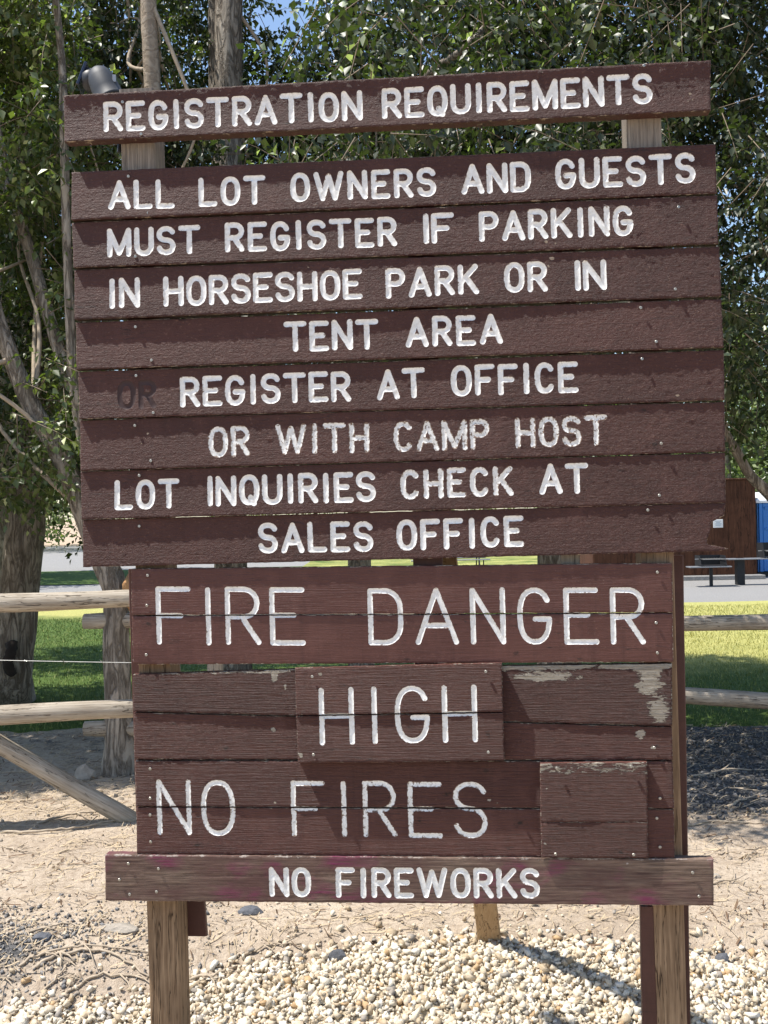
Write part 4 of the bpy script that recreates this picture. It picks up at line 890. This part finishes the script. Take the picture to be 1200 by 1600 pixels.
# near row
tr_a = tree('thick grey leaning trunk tree at the left edge with a dark hollow low down', [gnd(14, 1108), A_(16, 1060, 10.6), A_(25, 950, 10.6), A_(38, 830, 10.6), A_(52, 720, 10.7), A_(60, 560, 10.8), A_(40, 300, 11), A_(30, 20, 11), A_(20, -200, 11)],
     [.36, .22, .20, .19, .18, .17, .15, .13, .10, .08], (-6.2, -2.7, 9.6, 11.8, lambda x, y: 2.0+.35*np.sin(x*3), 9.0), 1500, .062, 'leaf', 'bark', seed=1, gap=.42)
hp = MB(); c = A_(16, 1030, 10.33); hp.tube(curve([c+np.array([0, .05, .16]), c+np.array([.02, -.03, .08]), c+np.array([-.01, -.035, -.03]), c+np.array([.02, .03, -.16])], 5), [.02]+[.05]*14+[.02], 9, True, .8)
o = mk('hollow', np.concatenate(hp.v)-np.array(tr_a.location), hp.f, m_plain('dark_hollow', (.03, .022, .018), .95), tr_a, True)
B0 = gnd(186, 1208); YB = B0[1]
tr_b = tree('pale barked tree leaning left directly beside the left end of the sign', [B0, A_(186, 1120, YB), A_(182, 1010, YB), A_(181, 930, YB), A_(166, 885, YB), A_(132, 800, YB), A_(92, 705, YB), A_(52, 640, YB), A_(18, 560, YB), A_(-15, 460, YB), A_(-60, 250, YB)],
     [.20, .115, .105, .10, .098, .09, .082, .078, .072, .066, .06, .05], (-4.4, -2.25, 7.55, 9.6, lambda x, y: 2.25-.62*sst(-3.45, -3.7, x)+.15*np.sin(x*9), 6.7), 1500, .056, 'leafy', 'bark', seed=2, gap=.47,
     limbs=[([A_(183, 1000, YB), A_(170, 850, YB+.1), A_(135, 690, YB+.2), A_(108, 600, YB+.2), A_(72, 480, YB+.25), A_(48, 395, YB+.3), A_(15, 300, YB+.3), A_(-10, 180, YB+.3)], [.07, .06, .055, .052, .05, .05, .05, .045]),
            ([A_(170, 880, YB), A_(120, 640, YB-.1), A_(106, 420, YB-.1), A_(100, 220, YB-.1), A_(96, 90, YB), A_(80, -60, YB)], [.045, .04, .035, .035, .03, .025])])
cut = MB(); c = A_(201, 925, YB-.09); cut.tube([c+np.array([0, .03, .13]), c+np.array([0, -.012, .06]), c+np.array([0, -.015, -.05]), c+np.array([0, .03, -.14])], [.012, .036, .034, .01], 8, True, .5)
mk('bark_wound', np.concatenate(cut.v)-np.array(tr_b.location), cut.f, m_plain('orange_wood', (.42, .22, .09), .85), tr_b, True)
tree('slim straight pale trunk tree rising behind the left end of the top plank', [(g(262, 9.2), 9.2, 0), A_(256, 700, 9.2), A_(248, 380, 9.2), A_(243, 230, 9.2), A_(237, 110, 9.2), A_(231, -10, 9.2), A_(226, -260, 9.2)],
     [.10, .085, .078, .075, .07, .068, .066, .05], (-2.9, -1.2, 9.5, 10.8, zl(2.5), 8.6), 1250, .058, 'leaf', 'bark_pale', seed=3, gap=.48, flare=False)
tree('grey double stemmed tree rising behind the top plank left of centre', [(g(355, 11), 11, 0), A_(356, 500, 11), A_(358, 130, 11), A_(358, 0, 11), A_(362, -250, 11)], [.2, .17, .15, .145, .14, .11],
     (-2.6, .5, 11.2, 13.0, zl(2.4), 9.9), 3100, .062, 'leaf', 'bark', seed=4, gap=.41, limbs=[([A_(345, 300, 11.1), A_(338, 130, 11.2), A_(336, -10, 11.2), A_(334, -200, 11.2)], [.08, .075, .07, .06])])
tree('dense dark tree behind the middle of the top plank', [(g(560, 11.8), 11.8, 0), A_(556, 500, 11.8), A_(545, 100, 11.8), A_(560, -200, 11.8)], [.17, .14, .10, .09, .06], (-.6, 2.1, 9.6, 12.4, zl(2.3), 8.8), 2200, .060, 'leafd', 'bark', seed=5, gap=.36,
     limbs=[([A_(560, 300, 11.5), A_(640, 170, 10.4), A_(668, 118, 9.2), A_(728, 74, 8.8), A_(775, 20, 9.0), A_(840, -60, 9.2)], [.05, .04, .034, .03, .018, .008])])
tree('dense dark tree behind the right part of the top plank', [(g(860, 11.2), 11.2, 0), A_(858, 500, 11.2), A_(850, 100, 11.2), A_(870, -200, 11.2)], [.2, .17, .13, .10, .08], (.6, 3.6, 8.0, 12.0, zl(2.5), 8.8), 2700, .058, 'leafd', 'bark', seed=6, gap=.36, extra=[(800, (-.9, 2.0, 6.0, 8.6, zl(3.1), 6.0))])  # extra: low boughs added unseen behind the sign to shade the right-hand ground
tree('tall dark tree filling the upper right corner with a curved bare limb hanging down', [(g(1330, 9.6), 9.6, 0), A_(1330, 700, 9.6), A_(1320, 300, 9.6), A_(1300, -100, 9.6)], [.26, .2, .17, .14, .1], (2.1, 5.9, 6.6, 11.4, lambda x, y: 3.0+.25*np.sin(x*4), 8.6), 2600, .056, 'leafd', 'bark', seed=7, gap=.37,
     limbs=[([A_(1335, 900, 9.5), A_(1260, 835, 9.2), A_(1202, 772, 9.0), A_(1172, 742, 9.0), A_(1150, 704, 9.0), A_(1133, 672, 9.0), A_(1120, 610, 9.0), A_(1112, 520, 9)], [.075, .06, .05, .045, .042, .034, .028, .018])])
tree('dark trunked tree behind the thick leaning trunk at the left edge', [(g(2, 14), 14, 0), A_(4, 900, 14), A_(8, 700, 14), A_(0, 400, 14), A_(-30, 0, 14)], [.3, .22, .2, .19, .16, .1], (-7.6, -3.9, 12.6, 15.4, zl(2.7), 9.5), 1000, .075, 'leaf', 'bark', seed=8, gap=.42, tw=0)
tree('leafy tree standing outside the left edge and overhanging the fence', [(-6.3, 9.0, 0), (-6.2, 9, 2), (-6.0, 9, 5), (-5.6, 9, 8)], [.22, .18, .15, .1, .06], (-7.8, -4.5, 7.3, 10.0, lambda x, y: 2.4-.5*sst(-4.2, -4.6, x), 8.8), 1500, .062, 'leafy', 'bark', seed=9, gap=.45)
# lower fringe leaves hanging beside the sign
def spray(label, pts, n, seed):
    b = empty('hanging_spray', tuple(pts[0])); return b
# far trees
def far(label, px, base_y, Y, w, h, zb, n, leaf='leaff', size=.22, seed=0):
    x = at(px, 800, Y)[0]; e = empty('broadleaf_tree', (x, Y, 0)); tag(e, label, 'tree', None)
    limb('trunk', [(x, Y, -.2), (x+.1, Y, h*.3), (x-.1, Y, h*.7)], [.3, .22, .1], M['bark'], e, 8)
    m = n*3; th = RNG.normal(size=(m, 3)); th /= np.linalg.norm(th, axis=1)[:, None]; r = RNG.random(m)**.33
    P = th*r[:, None]*np.array([w/2, w/2, (h-zb)/2])+np.array([x, Y, (h+zb)/2]); P = P[fbm(P[:, 0]*.6, P[:, 2]*.8, seed, 3) > .42][:n]
    leaves('crown', P, 9, .28, size, M[leaf], e, .3)
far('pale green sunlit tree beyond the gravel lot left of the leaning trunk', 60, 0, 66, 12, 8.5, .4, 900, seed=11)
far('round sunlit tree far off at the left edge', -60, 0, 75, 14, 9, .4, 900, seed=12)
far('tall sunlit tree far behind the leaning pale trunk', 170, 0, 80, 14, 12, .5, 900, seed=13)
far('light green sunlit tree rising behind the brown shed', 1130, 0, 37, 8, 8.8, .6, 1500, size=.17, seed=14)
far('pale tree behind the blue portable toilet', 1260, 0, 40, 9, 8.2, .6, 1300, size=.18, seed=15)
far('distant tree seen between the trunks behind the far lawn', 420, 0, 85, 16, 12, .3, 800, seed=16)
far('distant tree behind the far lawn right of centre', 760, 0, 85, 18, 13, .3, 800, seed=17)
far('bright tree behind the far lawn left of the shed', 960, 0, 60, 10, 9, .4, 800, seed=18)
far('dark tree shading the gravel verge left of the drive', -130, 0, 33, 9, 9, 3, 900, 'leaf', .2, seed=19)
far('dark tree shading the left grass strip', 40, 0, 36.5, 7, 10, 4.2, 900, 'leaf', .2, seed=20)
# ------------------------------------------------------------------ SHED, TOILET, GRILLS
Ys = 28.0; xr = at(1181, 800, Ys)[0]; xl = at(925, 800, Ys)[0]; zt = at(1160, 747, Ys)[2]
M['ply'] = m_wood('brown_plywood', (.050, .020, .011), (.12, .052, .028), (6, 6, .5), .003)
sh = empty('storage_shed', ((xl+xr)/2, Ys+1.2, 0)); tag(sh, 'dark brown plywood shed with a white notice right of the sign', 'shed')
def lbox(name, mat, x0, x1, y0, y1, z0, z1, parent, bev=.004):
    b = MB(); pb = parent.location; b.box(x0-pb[0], x1-pb[0], y0-pb[1], y1-pb[1], z0-pb[2], z1-pb[2], None, bev); return b.build(name, mat, parent)
npn = 3; wpn = (xr-xl)/npn
for i in range(npn): lbox('wall_panel', M['ply'], xl+i*wpn+.004, xl+(i+1)*wpn-.004, Ys, Ys+.03, .12, zt-.05, sh)
lbox('side_wall', M['ply'], xr-.03, xr, Ys+.034, Ys+2.4, .12, zt-.05, sh); lbox('side_wall', M['ply'], xl, xl+.03, Ys+.034, Ys+2.4, .12, zt-.05, sh); lbox('back_wall', M['ply'], xl+.034, xr-.034, Ys+2.37, Ys+2.4, .12, zt-.05, sh)
lbox('roof', M['ply'], xl-.03, xr+.03, Ys-.03, Ys+2.43, zt-.046, zt, sh, .01)
lbox('sill', M['road'], xl-.05, xr+.1, Ys-.35, Ys+2.5, 0, .11, sh, .01)
nt = at(1122, 818, Ys-.01); no = lbox('notice', m_plain('white_notice', (.78, .78, .76), .6, 0, .05), nt[0]-.13, nt[0]+.13, Ys-.012, Ys-.002, nt[2]-.11, nt[2]+.11, sh)
tx = MB()
for k, w_ in enumerate((.16, .10, .18, .14)): tx.box(nt[0]-w_/2, nt[0]+w_/2, Ys-.016, Ys-.014, nt[2]+.055-k*.035, nt[2]+.065-k*.035)
v = np.concatenate(tx.v)-np.array(sh.location); mk('notice_print', v, tx.f, m_plain('notice_ink', (.25, .35, .45), .6), no)
M['blue'] = m_plain('blue_plastic', (.02, .19, .58), .4, 0, .12, 2); M['whiteplas'] = m_plain('white_plastic', (.8, .82, .84), .5, 0, .05)
xt = at(1183, 800, 28.6)[0]; pt = empty('portable_toilet', (xt+.58, 29.2, 0)); tag(pt, 'blue portable toilet with a white roof at the right edge', 'portable toilet')
tz = at(1190, 786, 28.6)[2]
lbox('base', M['grillblk'], xt, xt+1.16, 28.6, 29.8, .0, .12, pt); lbox('wall', M['blue'], xt+.02, xt+.05, 28.66, 29.76, .124, tz, pt); lbox('wall', M['blue'], xt+1.11, xt+1.14, 28.66, 29.76, .124, tz, pt); lbox('wall', M['blue'], xt+.054, xt+1.106, 29.72, 29.75, .124, tz, pt)
dr = lbox('door', M['blue'], xt+.16, xt+1.0, 28.62, 28.66, .14, tz-.12, pt, .01); lbox('door_frame', M['blue'], xt+.054, xt+.155, 28.615, 28.665, .13, tz, pt, .01); lbox('door_frame', M['blue'], xt+1.005, xt+1.106, 28.615, 28.665, .13, tz, pt, .01); lbox('door_frame', M['blue'], xt+.158, xt+1.002, 28.615, 28.665, tz-.115, tz, pt, .01)
for zz in (.7, 1.25, 1.8): lbox('rib', M['blue'], xt+.2, xt+.95, 28.60, 28.617, zz, zz+.07, pt, .006)
rb = MB()
rv = []
for i, (ins, z) in enumerate(((-.03, tz+.004), (-.03, tz+.07), (.10, tz+.24), (.25, tz+.30))):
    rv += [(xt+ins, 28.6+ins, z), (xt+1.16-ins, 28.6+ins, z), (xt+1.16-ins, 29.8-ins, z), (xt+ins, 29.8-ins, z)]
rb.add(np.array(rv)-np.array(pt.location), [[i*4+j, i*4+(j+1) % 4, i*4+4+(j+1) % 4, i*4+4+j] for i in range(3) for j in range(4)]+[[12, 13, 14, 15], [3, 2, 1, 0]]); rb.build('roof', M['whiteplas'], pt)
def grill(px, Y, wid, label, hood=False, shelf=(0, 0), postw=.07, dx=0):
    bx = at(px, 800, Y)[0]; e = empty('park_grill', (bx, Y, 0)); tag(e, label, 'grill'); pz = at(px, 884 if not hood else 872, Y)[2]
    lbox('post', M['grillblk'], bx-postw/2, bx+postw/2, Y-postw/2, Y+postw/2, 0, pz, e)
    x0, x1 = bx+dx-wid/2, bx+dx+wid/2; b = MB(); pb = np.array(e.location)
    # firebox: floor, back, two sloped cheeks
    def slab(pts, th): # quad + thickness along y
        pts = np.array(pts, float); q = pts+np.array(th); b.add(np.concatenate([pts, q])-pb, [[0, 1, 2, 3], [7, 6, 5, 4], [0, 4, 5, 1], [1, 5, 6, 2], [2, 6, 7, 3], [3, 7, 4, 0]])
    h = .36 if hood else .25
    slab([(x0, Y-.25, pz), (x1, Y-.25, pz), (x1, Y+.25, pz), (x0, Y+.25, pz)], (0, 0, .012))
    slab([(x0, Y+.25, pz+.014), (x1, Y+.25, pz+.014), (x1, Y+.25, pz+h), (x0, Y+.25, pz+h)], (0, .012, 0))
    for xx, s_ in ((x0, 1), (x1, -1)): slab([(xx, Y-.25, pz+.014), (xx, Y+.246, pz+.014), (xx, Y+.246, pz+h), (xx, Y-.13, pz+h)], (.012*s_, 0, 0))
    b.build('firebox', M['grillblk'], e)
    gr = MB()
    for i in range(9): xx = x0+.04+(x1-x0-.08)*i/8; gr.tube(np.array([(xx, Y-.3, pz+.17), (xx, Y+.22, pz+.17)])-pb, .006, 5)
    gr.tube(np.array([(x0+.03, Y-.3, pz+.17), (x1-.03, Y-.3, pz+.17)])-pb, .008, 5); gr.build('grate', M['screw'], e)
    if shelf[1]: lbox('shelf', M['steel'], bx+shelf[0], bx+shelf[1], Y-.28, Y+.1, pz-.03, pz-.003, e)
    hd = MB(); hd.tube(np.array([(x0-.10, Y-.1, pz+.17), (x0-.004, Y-.1, pz+.17)])-pb, .012, 6); hd.build('handle', M['screw'], e)
M['steel'] = m_plain('dull_steel', (.30, .31, .33), .45, .5, .2, 10)
grill(1109, 25.6, .62, 'black pedestal grill on a thin post close to the right end of the sign', False, (-.58, .42))
grill(1154, 25.9, .46, 'black pedestal grill on a thick post with a long shelf at the right edge', True, (-.35, 1.0), .19, .75)
# picnic table with thin legs on the far lawn, seen through the gap above the fire danger planks
tb = empty('picnic_table', (at(700, 800, 33)[0], 33, 0)); tag(tb, 'thin legged metal picnic table on the far lawn behind the sign', 'table')
for i in range(5): lbox('board', M['steel'], tb.location[0]-1.2, tb.location[0]+1.2, 32.62+i*.155, 32.76+i*.155, .74, .775, tb)
for s_ in (-1, 1): lbox('bench', M['steel'], tb.location[0]-1.2, tb.location[0]+1.2, 33+s_*.75-.13, 33+s_*.75+.13, .43, .46, tb)
for sx in (-.9, 0, .9):
    b = MB(); 
    for s_ in (-1, 1): b.tube([(sx, s_*.75, 0.0), (sx, s_*.3, .74)], .02, 6); b.tube([(sx+.1, s_*.78, .0), (sx+.1, s_*.78, .43)], .02, 6)
    b.build('leg', M['grillblk'], tb)
# ------------------------------------------------------------------ SOLAR SPOTLIGHT on the left post
sl = empty('solar_spotlight', (0, 0, 0)); tag(sl, 'black twin headed solar spotlight mounted behind the top left corner of the sign', 'spotlight')
sgw = lambda x, y, z: O+UX*x-NX*y+np.array([0, 0, z])
def spw(px, py, yl): q = sp(px, py, yl); return sgw(q[0], yl, q[1])
sl.location = tuple(spw(192, 170, .2)); pb = np.array(sl.location)
c1 = spw(163, 124, .10); c2 = spw(142, 126, .13)
def orient(c, d):
    d = Vector(d).normalized(); return Matrix.Translation(Vector(c-pb)) @ d.to_track_quat('Z', 'Y').to_matrix().to_4x4()
b = MB(); b.lathe([(.0, -.085), (.022, -.082), (.040, -.066), (.052, -.035), (.056, .02), (.056, .055), (.061, .062), (.061, .07), (.050, .072), (.048, .060)], 22, orient(c1+np.array([0, 0, -.028]), (.42, -.15, -.9)))
h1 = b.build('lamp_head', M['greyplast'], sl, True)
b = MB(); b.lathe([(.020, -.03), (.040, -.026), (.046, -.01), (.046, .012), (.041, .018), (.02, .02)], 22, orient(c2, (-.95, .25, .1))); b.build('lamp_head', M['black'], sl, True)
b = MB(); b.box(-.052, .052, -.048, .048, -.006, .006, orient(spw(131, 122, .14), (-.93, -.10, .36)), .002); b.build('solar_panel', m_plain('solar_cells', (.015, .02, .045), .25, 0, .1), sl)
b = MB(); b.tube(np.array([spw(151, 127, .12), spw(158, 120, .115)])-pb, .006, 8); b.tube(np.array([spw(150, 130, .13), spw(165, 165, .15), spw(190, 185, .11), spw(186, 238, .10)])-pb, .009, 8); b.build('bracket', M['black'], sl)
b = MB(); q = c1+np.array([.048, -.035, -.012]); b.box(-.007, .007, -.003, .003, -.014, .014, Matrix.Translation(Vector(q-pb)), .001); b.build('badge', M['steel'], sl)
